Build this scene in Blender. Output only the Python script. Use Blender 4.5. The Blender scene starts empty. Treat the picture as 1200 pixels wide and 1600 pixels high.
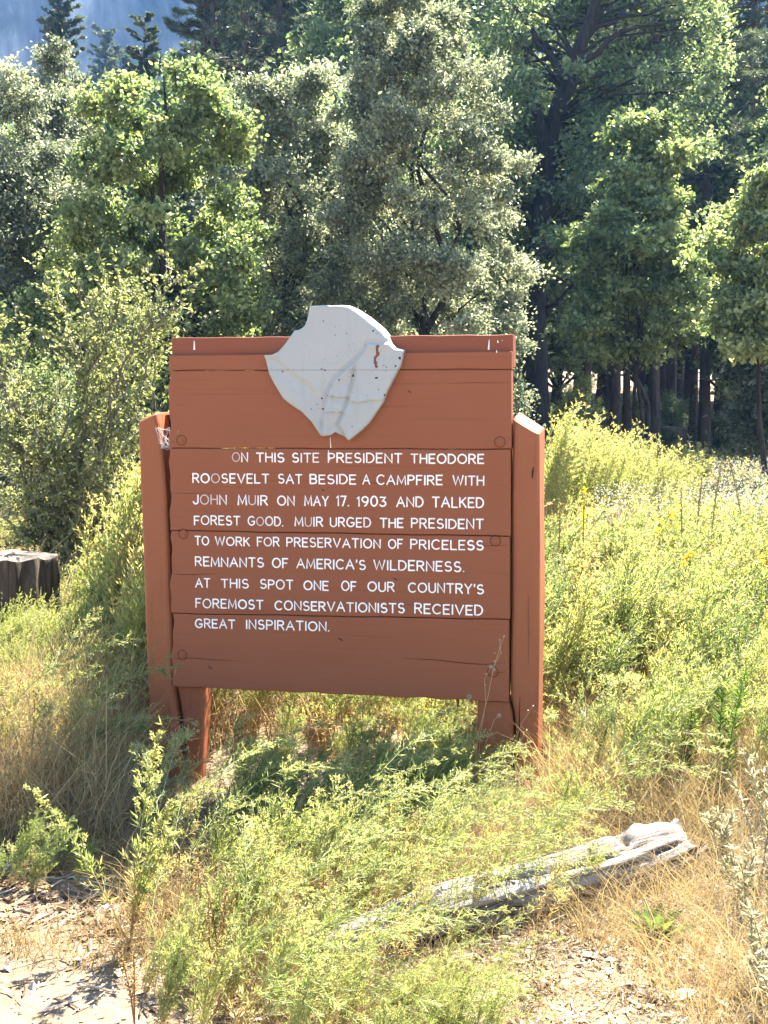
import bpy, math, random
import numpy as np
from mathutils import Vector, Matrix
from mathutils.geometry import delaunay_2d_cdt

C = bpy.context.scene
COL = C.collection
R = math.radians
PI = math.pi

# ------------------------------------------------------------------ camera
F = 2000.0                      # focal length in photograph pixels (1200 x 1600)
CZ = 1.5                        # eye height
PITCH = R(4.41)
cam_d = bpy.data.cameras.new("camera")
cam_d.sensor_fit = 'VERTICAL'
cam_d.sensor_height = 36.0
cam_d.lens = 36.0 * F / 1600.0
cam_d.clip_start = 0.05
cam_d.clip_end = 6000.0
cam = bpy.data.objects.new("camera", cam_d)
COL.objects.link(cam)
cam.location = (0, 0, CZ)
cam.rotation_euler = (PI / 2 - PITCH, 0, 0)
C.camera = cam

# ------------------------------------------------------------------ light
HAZE_D = 0.00023
SUN_EL = R(52.0)
SUN_AZ = R(29.0)                # to the right of straight ahead (+Y)
world = bpy.data.worlds.new("World")
C.world = world
world.use_nodes = True
wt = world.node_tree
bg = wt.nodes["Background"]
sky = wt.nodes.new("ShaderNodeTexSky")
sky.sky_type = 'NISHITA'
sky.sun_disc = False
sky.sun_elevation = SUN_EL
sky.sun_rotation = SUN_AZ
sky.altitude = 1200.0
sky.air_density = 1.0
sky.dust_density = 0.6
sky.ozone_density = 1.0
bg.inputs[1].default_value = 0.056
wt.links.new(sky.outputs[0], bg.inputs[0])

sun_d = bpy.data.lights.new("sun", 'SUN')
sun_d.energy = 5.0
sun_d.angle = R(0.53)
sun_d.color = (1.0, 0.93, 0.82)
sun = bpy.data.objects.new("sun", sun_d)
COL.objects.link(sun)
S_DIR = Vector((math.sin(SUN_AZ) * math.cos(SUN_EL), math.cos(SUN_AZ) * math.cos(SUN_EL), math.sin(SUN_EL)))
sun.rotation_euler = S_DIR.to_track_quat('Z', 'Y').to_euler()
sun.location = S_DIR * 60

C.view_settings.view_transform = 'Standard'
C.view_settings.look = 'None'
C.view_settings.exposure = 3.32
C.view_settings.gamma = 1.0
C.render.engine = 'CYCLES'
cy = C.cycles
cy.max_bounces = 7
cy.diffuse_bounces = 4
cy.glossy_bounces = 2
cy.transmission_bounces = 5
cy.volume_bounces = 0
cy.transparent_max_bounces = 6
cy.sample_clamp_indirect = 6.0
cy.use_denoising = True
cy.denoiser = 'OPENIMAGEDENOISE'
cy.denoising_input_passes = 'RGB_ALBEDO_NORMAL'
cy.denoising_prefilter = 'ACCURATE'
cy.use_adaptive_sampling = False

# ------------------------------------------------------------------ pixel helpers
def ray(px, py):
    x = (px - 600.0) / F
    v = -(py - 800.0) / F
    return np.array([x, math.cos(PITCH) + v * math.sin(PITCH), -math.sin(PITCH) + v * math.cos(PITCH)])

def gp(px, py, z=0.0):
    d = ray(px, py)
    t = (z - CZ) / d[2]
    return np.array([0, 0, CZ]) + d * t

def at(px, py, Y):
    d = ray(px, py)
    return np.array([0, 0, CZ]) + d * (Y / d[1])

YAW = R(12.21)
SX, SY = -0.198, 5.206
_u = np.array([math.cos(YAW), -math.sin(YAW), 0.0])
_n = np.array([-math.sin(YAW), -math.cos(YAW), 0.0])

def sp(px, py):
    """photo point -> (u, z) on the front plane of the sign's board"""
    o = np.array([SX, SY, 0.0])
    d = ray(px, py)
    c = np.array([0, 0, CZ])
    t = np.dot(o - c, _n) / np.dot(d, _n)
    p = c + d * t - o
    return float(np.dot(p, _u)), float(p[2])

# ------------------------------------------------------------------ mesh building
def nz(v):
    return v / np.maximum(np.linalg.norm(v, axis=-1, keepdims=True), 1e-9)

class MB:
    def __init__(self):
        self.V = []; self.Fq = []; self.T = []; self.n = 0
    def add(self, V, faces, tint=0.5, mi=0):
        """faces: list of int arrays (n,k)"""
        V = np.asarray(V, np.float64).reshape(-1, 3)
        t = np.broadcast_to(np.asarray(tint, np.float64).reshape(-1), (len(V),)) if np.ndim(tint) <= 1 else np.asarray(tint).reshape(-1)
        self.V.append(V); self.T.append(np.array(t))
        for f in faces:
            f = np.asarray(f, np.int64)
            if f.size:
                self.Fq.append((f + self.n, mi))
        self.n += len(V)
    def arrays(self):
        return np.concatenate(self.V), [(f.copy(), m) for f, m in self.Fq], np.concatenate(self.T)
    def inst(self, arr, M, tadd=0.0, tmul=1.0):
        V, Fs, T = arr
        M = np.asarray(M)
        self.V.append(V @ M[:3, :3].T + M[:3, 3]); self.T.append(T * tmul + tadd)
        for f, m in Fs:
            self.Fq.append((f + self.n, m))
        self.n += len(V)
    def mesh(self, name, mats, smooth=False):
        me = bpy.data.meshes.new(name)
        V = np.concatenate(self.V).astype(np.float32)
        me.vertices.add(len(V)); me.vertices.foreach_set("co", V.ravel())
        idx = np.concatenate([f.ravel() for f, m in self.Fq]).astype(np.int32)
        cnt = np.concatenate([np.full(len(f), f.shape[1]) for f, m in self.Fq]).astype(np.int32)
        mi = np.concatenate([np.full(len(f), m) for f, m in self.Fq]).astype(np.int32)
        start = np.concatenate([[0], np.cumsum(cnt)[:-1]]).astype(np.int32)
        me.loops.add(len(idx)); me.loops.foreach_set("vertex_index", idx)
        me.polygons.add(len(cnt)); me.polygons.foreach_set("loop_start", start)
        me.polygons.foreach_set("material_index", mi)
        me.polygons.foreach_set("use_smooth", np.full(len(cnt), bool(smooth)))
        for m in (mats if isinstance(mats, (list, tuple)) else [mats]):
            me.materials.append(m)
        a = me.attributes.new("tint", 'FLOAT', 'POINT')
        a.data.foreach_set("value", np.concatenate(self.T).astype(np.float32))
        me.update(calc_edges=True)
        me.validate()
        return me
    def build(self, name, mats, parent=None, smooth=False):
        o = bpy.data.objects.new(name, self.mesh(name, mats, smooth))
        COL.objects.link(o)
        if parent: o.parent = parent
        return o

def tag(o, label=None, cat=None, group=None, kind=None):
    if label: o["label"] = label
    if cat: o["category"] = cat
    if group: o["group"] = group
    if kind: o["kind"] = kind
    return o

def empty(name, loc=(0, 0, 0), rz=0.0):
    o = bpy.data.objects.new(name, None)
    o.empty_display_size = 0.1
    COL.objects.link(o)
    o.location = loc; o.rotation_euler = (0, 0, rz)
    return o

def copy_tree(o, parent=None):
    c = o.copy(); COL.objects.link(c)
    c.parent = parent
    for ch in list(o.children):
        copy_tree(ch, c)
    return c

def xf(loc, rz=0.0, s=1.0, tilt=0.0, tdir=0.0):
    M = Matrix.Translation(Vector(loc)) @ Matrix.Rotation(tdir, 4, 'Z') @ Matrix.Rotation(tilt, 4, 'Y') @ Matrix.Rotation(rz - tdir, 4, 'Z') @ Matrix.Scale(s, 4)
    return np.array(M)

def tubes(mb, P, Rr, k=5, tint=0.5, mi=0, ysq=None, cap=False):
    """P (n,m,3), Rr (n,m)"""
    P = np.asarray(P, float); Rr = np.asarray(Rr, float)
    if P.ndim == 2: P = P[None]; Rr = Rr[None]
    n, m, _ = P.shape
    T = nz(np.gradient(P, axis=1))
    mean = nz(P[:, -1] - P[:, 0] + 1e-7)
    ref = np.where(np.abs(mean[:, 2:3]) > 0.8, np.array([[1.0, 0.03, 0]]), np.array([[0.02, 0.05, 1.0]]))
    N = nz(np.cross(T, ref[:, None, :])); B = np.cross(T, N)
    a = np.arange(k) * 2 * PI / k
    V = P[:, :, None, :] + Rr[:, :, None, None] * (np.cos(a)[None, None, :, None] * N[:, :, None, :] + np.sin(a)[None, None, :, None] * B[:, :, None, :])
    idx = np.arange(n * m * k).reshape(n, m, k)
    q = np.stack([idx[:, :-1, :], np.roll(idx, -1, 2)[:, :-1, :], np.roll(idx, -1, 2)[:, 1:, :], idx[:, 1:, :]], -1).reshape(-1, 4)
    t = tint
    if np.ndim(t) == 1 and len(np.atleast_1d(t)) == n:
        t = np.repeat(t, m * k)
    elif np.ndim(t) == 2:
        t = np.repeat(np.asarray(t).ravel(), k)
    fs = [q]
    if cap:
        fs.append(idx[:, -1, :].reshape(-1, k)); fs.append(idx[:, 0, ::-1].reshape(-1, k))
    mb.add(V.reshape(-1, 3), fs, t, mi)

def leaves(mb, P, D, U, L, W, tint, mi=0, fold=0.15, wide=0.45, two=False):
    n = len(P)
    if n == 0: return
    D = nz(D); S = nz(np.cross(D, U)); N = np.cross(S, D)
    L = np.broadcast_to(L, (n,))[:, None]; W = np.broadcast_to(W, (n,))[:, None]
    if not two:
        V = np.stack([P, P + D * L * wide + S * W / 2 + N * W * fold, P + D * L, P + D * L * wide - S * W / 2 + N * W * fold], 1)
        f = np.arange(n * 4).reshape(n, 4)
        mb.add(V.reshape(-1, 3), [f], np.repeat(np.broadcast_to(tint, (n,)), 4), mi)
    else:
        bend = -N * L * 0.12
        V = np.stack([P, P + D * L * .3 + S * W / 2 + N * W * fold, P + D * L * .72 + S * W * .42 + N * W * fold + bend * .5,
                      P + D * L + bend, P + D * L * .72 - S * W * .42 + N * W * fold + bend * .5, P + D * L * .3 - S * W / 2 + N * W * fold], 1)
        i = np.arange(n)[:, None] * 6
        mb.add(V.reshape(-1, 3), [i + np.array([[0, 1, 2, 3]]), i + np.array([[0, 3, 4, 5]])], np.repeat(np.broadcast_to(tint, (n,)), 6), mi)

def rnd_unit(rng, n):
    return nz(rng.normal(size=(n, 3)))

# smooth value noise for placement and terrain
_rs = np.random.RandomState(5)
_NT = _rs.rand(64, 64)
def vnoise(x, y):
    x = np.asarray(x, float); y = np.asarray(y, float)
    xi = np.floor(x).astype(int); yi = np.floor(y).astype(int)
    fx = x - xi; fy = y - yi
    fx = fx * fx * (3 - 2 * fx); fy = fy * fy * (3 - 2 * fy)
    g = lambda a, b: _NT[a % 64, b % 64]
    return (g(xi, yi) * (1 - fx) + g(xi + 1, yi) * fx) * (1 - fy) + (g(xi, yi + 1) * (1 - fx) + g(xi + 1, yi + 1) * fx) * fy

def ground_z(x, y):
    x = np.asarray(x, float); y = np.asarray(y, float)
    z = 0.05 * (vnoise(x * .9 + 3, y * .9 + 7) - .5) + 0.02 * (vnoise(x * 4, y * 4) - .5)
    z = z * np.clip((np.hypot(x + .2, y - 5.2)) / 1.2, .25, 1)
    z = z - .085 * np.exp(-((x + .95) / .50) ** 2 - ((y - 5.15) / .60) ** 2)      # hollow at the foot of the split post
    far = np.clip(y - 33, 0, None)
    z = z + 0.055 * far + 0.5 * (vnoise(x * .13 + 9, y * .13) - .5) * np.clip(far / 6, 0, 1)
    return z

# ------------------------------------------------------------------ materials
class NT:
    def __init__(self, name):
        self.m = bpy.data.materials.new(name); self.m.use_nodes = True
        self.t = self.m.node_tree
        for n in list(self.t.nodes): self.t.nodes.remove(n)
        self.out = self.n("ShaderNodeOutputMaterial")
    def n(self, typ, **kw):
        nd = self.t.nodes.new(typ)
        for k, v in kw.items():
            if hasattr(nd, k): setattr(nd, k, v)
            else: nd.inputs[k].default_value = v
        return nd
    def l(self, a, b): self.t.links.new(a, b)
    def ramp(self, fac, stops, interp='LINEAR'):
        r = self.n("ShaderNodeValToRGB"); cr = r.color_ramp; cr.interpolation = interp
        while len(cr.elements) < len(stops): cr.elements.new(0.5)
        for e, (p, c) in zip(cr.elements, stops):
            e.position = p; e.color = (c[0], c[1], c[2], 1)
        self.l(fac, r.inputs[0]); return r.outputs[0]
    def attr(self, name="tint"):
        a = self.n("ShaderNodeAttribute"); a.attribute_name = name; return a.outputs["Fac"]
    def noise(self, scale, detail=4, vec=None, rough=.55, dist=0.0):
        nd = self.n("ShaderNodeTexNoise"); nd.inputs["Scale"].default_value = scale
        nd.inputs["Detail"].default_value = detail; nd.inputs["Roughness"].default_value = rough
        nd.inputs["Distortion"].default_value = dist
        if vec is not None: self.l(vec, nd.inputs["Vector"])
        return nd.outputs["Fac"]
    def obj(self, scale=(1, 1, 1)):
        tc = self.n("ShaderNodeTexCoord"); mp = self.n("ShaderNodeMapping")
        mp.inputs["Scale"].default_value = scale
        self.l(tc.outputs["Object"], mp.inputs["Vector"]); return mp.outputs["Vector"]
    def mix(self, fac, a, b, mode='MIX'):
        m = self.n("ShaderNodeMix"); m.data_type = 'RGBA'; m.blend_type = mode
        if isinstance(fac, (int, float)): m.inputs[0].default_value = fac
        else: self.l(fac, m.inputs[0])
        for s, v in ((6, a), (7, b)):
            if isinstance(v, tuple): m.inputs[s].default_value = (*v[:3], 1)
            else: self.l(v, m.inputs[s])
        return m.outputs[2]
    def math(self, op, a, b=0.0, clamp=False):
        m = self.n("ShaderNodeMath"); m.operation = op; m.use_clamp = clamp
        for i, v in enumerate((a, b)):
            if isinstance(v, (int, float)): m.inputs[i].default_value = v
            else: self.l(v, m.inputs[i])
        return m.outputs[0]
    def bump(self, h, strength=.5, dist=.01, normal=None):
        b = self.n("ShaderNodeBump"); b.inputs["Strength"].default_value = strength; b.inputs["Distance"].default_value = dist
        self.l(h, b.inputs["Height"])
        if normal is not None: self.l(normal, b.inputs["Normal"])
        return b.outputs[0]
    def pbr(self, color, rough=.6, spec=.5, normal=None):
        p = self.n("ShaderNodeBsdfPrincipled")
        if isinstance(color, tuple): p.inputs["Base Color"].default_value = (*color[:3], 1)
        else: self.l(color, p.inputs["Base Color"])
        if isinstance(rough, (int, float)): p.inputs["Roughness"].default_value = rough
        else: self.l(rough, p.inputs["Roughness"])
        p.inputs["Specular IOR Level"].default_value = spec
        if normal is not None: self.l(normal, p.inputs["Normal"])
        return p.outputs[0]
    def end(self, sh):
        self.l(sh, self.out.inputs[0]); return self.m

def leaf_mat(name, stops, trans=.46, tboost=1.6, rough=.52, spec=.35, tcol=(1.0, 1.0, .62)):
    k = NT(name)
    col = k.ramp(k.attr(), stops)
    p = k.pbr(col, rough, spec)
    tr = k.n("ShaderNodeBsdfTranslucent")
    tc = k.mix(1.0, col, tuple(tboost * c for c in tcol), 'MULTIPLY')
    k.l(tc, tr.inputs[0])
    mx = k.n("ShaderNodeMixShader"); mx.inputs[0].default_value = trans
    k.l(p, mx.inputs[1]); k.l(tr.outputs[0], mx.inputs[2])
    return k.end(mx.outputs[0])

M = {}
# herbs: 0 dark olive, .35 green, .6 yellow green, .8 straw, 1 brown
HERB = [(0.0, (0.04321, 0.06678, 0.0275)), (.3, (0.09821, 0.1414, 0.05107)), (.55, (0.22, 0.2475, 0.08642)), (.72, (0.33, 0.33, 0.1414)), (.82, (0.3928, 0.3143, 0.1649)), (1.0, (0.1729, 0.09821, 0.04714))]
M['herb'] = leaf_mat("mugwort_leaf", HERB, trans=.45)
M['straw'] = leaf_mat("dry_grass_blade", [(0, (0.1987, 0.1391, 0.06624)), (.4, (0.3047, 0.2252, 0.1126)), (.75, (0.3842, 0.3047, 0.1656)), (1, (0.4504, 0.3842, 0.2517))], trans=.35, tcol=(1, .95, .75), tboost=1.1)
M['silver'] = leaf_mat("silver_leaf", [(0, (0.1531, 0.1361, 0.07228)), (.5, (0.2722, 0.2551, 0.1701)), (1, (0.4082, 0.3742, 0.2637))], trans=.42, rough=.7, spec=.2, tcol=(1, 1, .85))
M['broad'] = leaf_mat("broad_herb_leaf", [(0, (0.0345, 0.069, 0.0138)), (.5, (0.0828, 0.138, 0.0276)), (1, (0.1725, 0.207, 0.0483))], trans=.42, rough=.75, spec=.2)
M['yellow'] = leaf_mat("yellow_blossom", [(0, (0.4675, 0.323, 0.017)), (1, (0.68, 0.527, 0.0255))], trans=.3, tcol=(1, 1, .6))
M['fluff'] = leaf_mat("white_seed_head", [(0, (0.3386, 0.3165, 0.2208)), (1, (0.5299, 0.5078, 0.4269))], trans=.4, tcol=(1, 1, 1), tboost=1.0)
M['maple'] = leaf_mat("maple_leaf", [(0, (0.04951, 0.07723, 0.03466)), (.5, (0.1287, 0.1733, 0.07922)), (1, (0.2674, 0.307, 0.1486))], trans=.42, rough=.5, spec=.25)
M['liveoak'] = leaf_mat("live_oak_leaf", [(0, (0.04656, 0.06127, 0.03921)), (.5, (0.1471, 0.1692, 0.1078)), (1, (0.331, 0.343, 0.2205))], trans=.38, rough=.45, spec=.35, tcol=(1, 1, .82))
M['darkoak'] = leaf_mat("black_oak_leaf", [(0, (0.05843, 0.08473, 0.04966)), (.5, (0.1533, 0.2044, 0.1096)), (1, (0.3068, 0.3578, 0.1753))], trans=.40, rough=.5, spec=.25)
M['shrub'] = leaf_mat("shrub_leaf", [(0, (0.04336, 0.05519, 0.02523)), (.5, (0.1262, 0.1459, 0.06701)), (1, (0.2758, 0.2839, 0.1419))], trans=.44, rough=.5, spec=.25)
M['needle'] = leaf_mat("pine_needle", [(0, (0.03858, 0.05901, 0.03631)), (.5, (0.09078, 0.1226, 0.06808)), (1, (0.1702, 0.2041, 0.1021))], trans=.22, rough=.5, spec=.25, tcol=(1, 1, .7))

def bark_mat(name, dark, light, scale=6.0):
    k = NT(name)
    v = k.obj((scale, scale, scale * .18))
    h = k.noise(2.2, 6, v, .65, .4)
    col = k.ramp(h, [(.3, dark), (.7, light)])
    return k.end(k.pbr(col, .9, .2, k.bump(h, .9, .05)))
M['bark_dark'] = bark_mat("dark_bark", (.013, .011, .010), (.055, .046, .040))
M['bark_pine'] = bark_mat("pine_bark", (.04, .029, .022), (.125, .088, .066), 4.0)
M['bark_grey'] = bark_mat("grey_bark", (.06, .05, .04), (.20, .17, .14), 8.0)
k = NT("herb_stem")
M['stem'] = k.end(k.pbr(k.ramp(k.attr(), [(0, (.10, .13, .035)), (.5, (.26, .25, .09)), (.75, (.36, .24, .11)), (1, (.22, .11, .05))]), .6, .3))

def paint_mat(name, base, grain=(1, 30, 30), red=True):
    k = NT(name)
    v = k.obj(grain)
    g = k.noise(1.6, 5, v, .6, .3)                 # wood grain through the paint
    v2 = k.obj((1, 1, 1))
    b = k.noise(2.6, 3, v2, .5)                    # slow fading
    fine = k.noise(60, 3, v2, .6)
    c1 = k.mix(k.math('MULTIPLY', b, .75), base, tuple(c * f for c, f in zip(base, (1.15, 1.3, 1.4))))
    gd = k.ramp(g, [(.28, (0, 0, 0)), (.42, (1, 1, 1))])
    c2 = k.mix(k.math('MULTIPLY', k.math('SUBTRACT', 1.0, gd), .45), c1, tuple(c * .62 for c in base))
    # small dark knocks and dirt specks
    sp_ = k.noise(38, 2, v2, .5)
    c3 = k.mix(k.ramp(sp_, [(.76, (0, 0, 0)), (.80, (.7, .7, .7))]), c2, (.07, .035, .025))
    # dark cracks painted in wear: attribute
    c4 = k.mix(k.attr(), c3, (.85, .78, .70))
    h = k.math('ADD', k.math('MULTIPLY', g, .9), k.math('MULTIPLY', fine, .25))
    rg = k.ramp(b, [(.3, (.42, .42, .42)), (.7, (.56, .56, .56))])
    return k.end(k.pbr(c4, rg, .10, k.bump(h, .35, .004)))
PAINT = (.224, .0715, .0345)
M['paint'] = paint_mat("brown_paint_board", PAINT)
M['paint_post'] = paint_mat("brown_paint_post", (.246, .080, .036), (22, 22, 1))  # warmer, lighter than the boards: bounce light from straw is in the colour
M['paint_rail'] = paint_mat("brown_paint_rail", (.197, .059, .031))
k = NT("split_wood_gap_shade")
v = k.obj((25, 25, 1.5)); h = k.noise(2, 5, v, .6)
M['splitwood_shaded'] = k.end(k.pbr(k.ramp(h, [(.3, (.014, .008, .007)), (.7, (.055, .022, .018))]), .85, .2, k.bump(h, .6, .01)))  # bare wood, darkened so the gap's shade sits in its colour
k = NT("lettering_paint")
v = k.obj(); h = k.noise(70, 3, v, .6)
c = k.mix(k.attr(), (.86, .84, .80), (.45, .34, .30))
c = k.mix(k.ramp(h, [(.62, (0, 0, 0)), (.72, (.5, .5, .5))]), c, (.45, .30, .25))
M['letter'] = k.end(k.pbr(c, .5, .4))
k = NT("pale_grey_paint")
v = k.obj()
h = k.noise(9, 4, v, .6); h2 = k.noise(45, 3, v, .6)
c = k.mix(h, (.31, .315, .308), (.365, .37, .356))
streak = k.noise(1.5, 4, k.obj((22, 22, 1.6)), .6)
c = k.mix(k.ramp(streak, [(.52, (0, 0, 0)), (.75, (.35, .35, .35))]), c, (.27, .272, .263))
chip = k.attr()
c = k.mix(k.math('MULTIPLY', k.math('GREATER_THAN', chip, .4), 1.0), c, (.035, .03, .028))
c = k.mix(k.math('GREATER_THAN', chip, .85), c, (.22, .055, .035))
M['relief'] = k.end(k.pbr(c, .6, .15, k.bump(h2, .12, .004)))
k = NT("grey_drift_wood")
v = k.obj((2.2, 26, 26)); h = k.noise(1.6, 6, v, .65, .6)
v3 = k.obj(); h3 = k.noise(5, 4, v3)
c = k.ramp(h, [(.36, (.035, .027, .021)), (.47, (.185, .162, .138)), (.7, (.315, .29, .26))])
c = k.mix(k.ramp(h3, [(.55, (0, 0, 0)), (.75, (.6, .6, .6))]), c, (.27, .20, .14))
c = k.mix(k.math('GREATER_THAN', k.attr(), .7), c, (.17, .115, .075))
M['log'] = k.end(k.pbr(c, .85, .2, k.bump(h, 1.0, .02)))
k = NT("stump_wood")
v = k.obj((14, 14, 1.2)); h = k.noise(1.5, 6, v, .65, .8)
c = k.ramp(h, [(.3, (.022, .016, .012)), (.6, (.10, .072, .052)), (.8, (.19, .15, .115))])
M['stump_side'] = k.end(k.pbr(c, .9, .2, k.bump(h, 1.0, .04)))
k = NT("stump_top_wood")
v = k.obj(); h = k.noise(18, 5, v, .6)
M['stump_top'] = k.end(k.pbr(k.ramp(h, [(.3, (.05, .04, .032)), (.7, (.15, .128, .105))]), .9, .2, k.bump(h, .6, .02)))
k = NT("dead_dark_wood")
v = k.obj((3, 3, 20)); h = k.noise(2, 5, v)
M['deadwood'] = k.end(k.pbr(k.ramp(h, [(.3, (.14, .11, .09)), (.7, (.42, .37, .31))]), .9, .2, k.bump(h, .7, .02)))
k = NT("granite_stone")
v = k.obj(); h = k.noise(7, 6, v)
M['stone'] = k.end(k.pbr(k.ramp(h, [(.3, (.22, .20, .18)), (.7, (.42, .40, .37))]), .9, .2, k.bump(h, .7, .05)))
k = NT("cobweb_silk")
M['web'] = k.end(k.pbr((.7, .7, .7), .6, .3))

# ground: pale granitic dirt with litter
k = NT("ground_dirt")
v = k.obj()
a = k.noise(1.1, 5, v, .6); b = k.noise(14, 6, v, .7); c_ = k.noise(90, 4, v, .7)
col = k.ramp(b, [(.25, (.10, .068, .042)), (.5, (.205, .152, .098)), (.75, (.265, .208, .142))])
col = k.mix(k.ramp(a, [(.45, (0, 0, 0)), (.62, (.8, .8, .8))]), col, (.20, .14, .08))
col = k.mix(k.ramp(c_, [(.35, (.55, .55, .55)), (.5, (0, 0, 0))]), col, (.13, .095, .065))
M['ground'] = k.end(k.pbr(col, .95, .15, k.bump(k.math('ADD', k.math('MULTIPLY', b, .6), k.math('MULTIPLY', c_, .5)), .8, .03)))
k = NT("cliff_granite")
v = k.obj((.012, .012, .003)); h = k.noise(2.2, 8, v, .62, .5)
v2 = k.obj((.02, .02, .02)); h2 = k.noise(1.5, 7, v2, .6)
c = k.ramp(h, [(.40, (.02, .02, .022)), (.52, (.15, .145, .14)), (.62, (.40, .39, .37))])
c = k.mix(k.ramp(h2, [(.5, (0, 0, 0)), (.62, (.75, .75, .75))]), c, (.06, .07, .055))
M['cliff'] = k.end(k.pbr(c, .95, .1))

# ------------------------------------------------------------------ ground, cliff
def grid_mesh(xs, ys, zf, name, mat):
    X, Y = np.meshgrid(xs, ys)
    Z = zf(X, Y)
    nx, ny = len(xs), len(ys)
    i = np.arange(nx * ny).reshape(ny, nx)
    q = np.stack([i[:-1, :-1], i[:-1, 1:], i[1:, 1:], i[1:, :-1]], -1).reshape(-1, 4)
    mb = MB(); mb.add(np.stack([X, Y, Z], -1).reshape(-1, 3), [q], 0.5)
    return mb.build(name, mat, smooth=True)

xs = np.unique(np.concatenate([np.linspace(-440, -40, 24), np.linspace(-40, -4, 37), np.linspace(-4, 4, 161), np.linspace(4, 40, 37), np.linspace(40, 440, 24)]))
ys = np.unique(np.concatenate([np.linspace(-100, -4, 20), np.linspace(-4, 2, 12), np.linspace(2, 9, 141), np.linspace(9, 40, 40), np.linspace(40, 120, 40), np.linspace(120, 560, 30)]))
tag(grid_mesh(xs, ys, ground_z, "ground", M['ground']), kind="structure")

def cliff():
    nx, nzv = 160, 70
    U = np.linspace(0, 1, nx); Hh = np.linspace(0, 1, nzv)
    UU, HH = np.meshgrid(U, Hh)
    X = -420 + 840 * UU
    top = 300 + 90 * vnoise(UU * 7, UU * 0 + 2) + 25 * vnoise(UU * 31, UU * 0 + 5)
    Z = 10 + HH * top
    n = (vnoise(UU * 26, HH * 2.5 + 11) - .5) * 30 + (vnoise(UU * 70, HH * 5 + 3) - .5) * 10 + (vnoise(UU * 40, HH * 22) - .5) * 7
    Y = 470 + 40 * HH + n - 60 * np.abs(UU - .5) * 2
    i = np.arange(nx * nzv).reshape(nzv, nx)
    q = np.stack([i[:-1, :-1], i[:-1, 1:], i[1:, 1:], i[1:, :-1]], -1).reshape(-1, 4)
    mb = MB(); mb.add(np.stack([X, Y, Z], -1).reshape(-1, 3), [q], .5)
    # plateau behind the rim gives the wall its thickness
    rim = np.stack([X[-1], Y[-1], Z[-1]], -1); bk = rim + np.array([0, 160, 10]); ft = bk.copy(); ft[:, 2] = 0
    j = np.arange(nx)
    mb.add(np.concatenate([rim, bk, ft]), [np.stack([j[:-1], j[1:], j[1:] + nx, j[:-1] + nx], -1), np.stack([j[:-1] + nx, j[1:] + nx, j[1:] + 2 * nx, j[:-1] + 2 * nx], -1)], .5)
    return tag(mb.build("cliff", M['cliff']), kind="structure")
cliff()

# ------------------------------------------------------------------ the sign
def arc(cx, cz, rx, rz, a0, a1, n=10):
    t = np.radians(np.linspace(a0, a1, n))
    return [(cx + rx * math.cos(x), cz + rz * math.sin(x)) for x in t]

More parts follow.
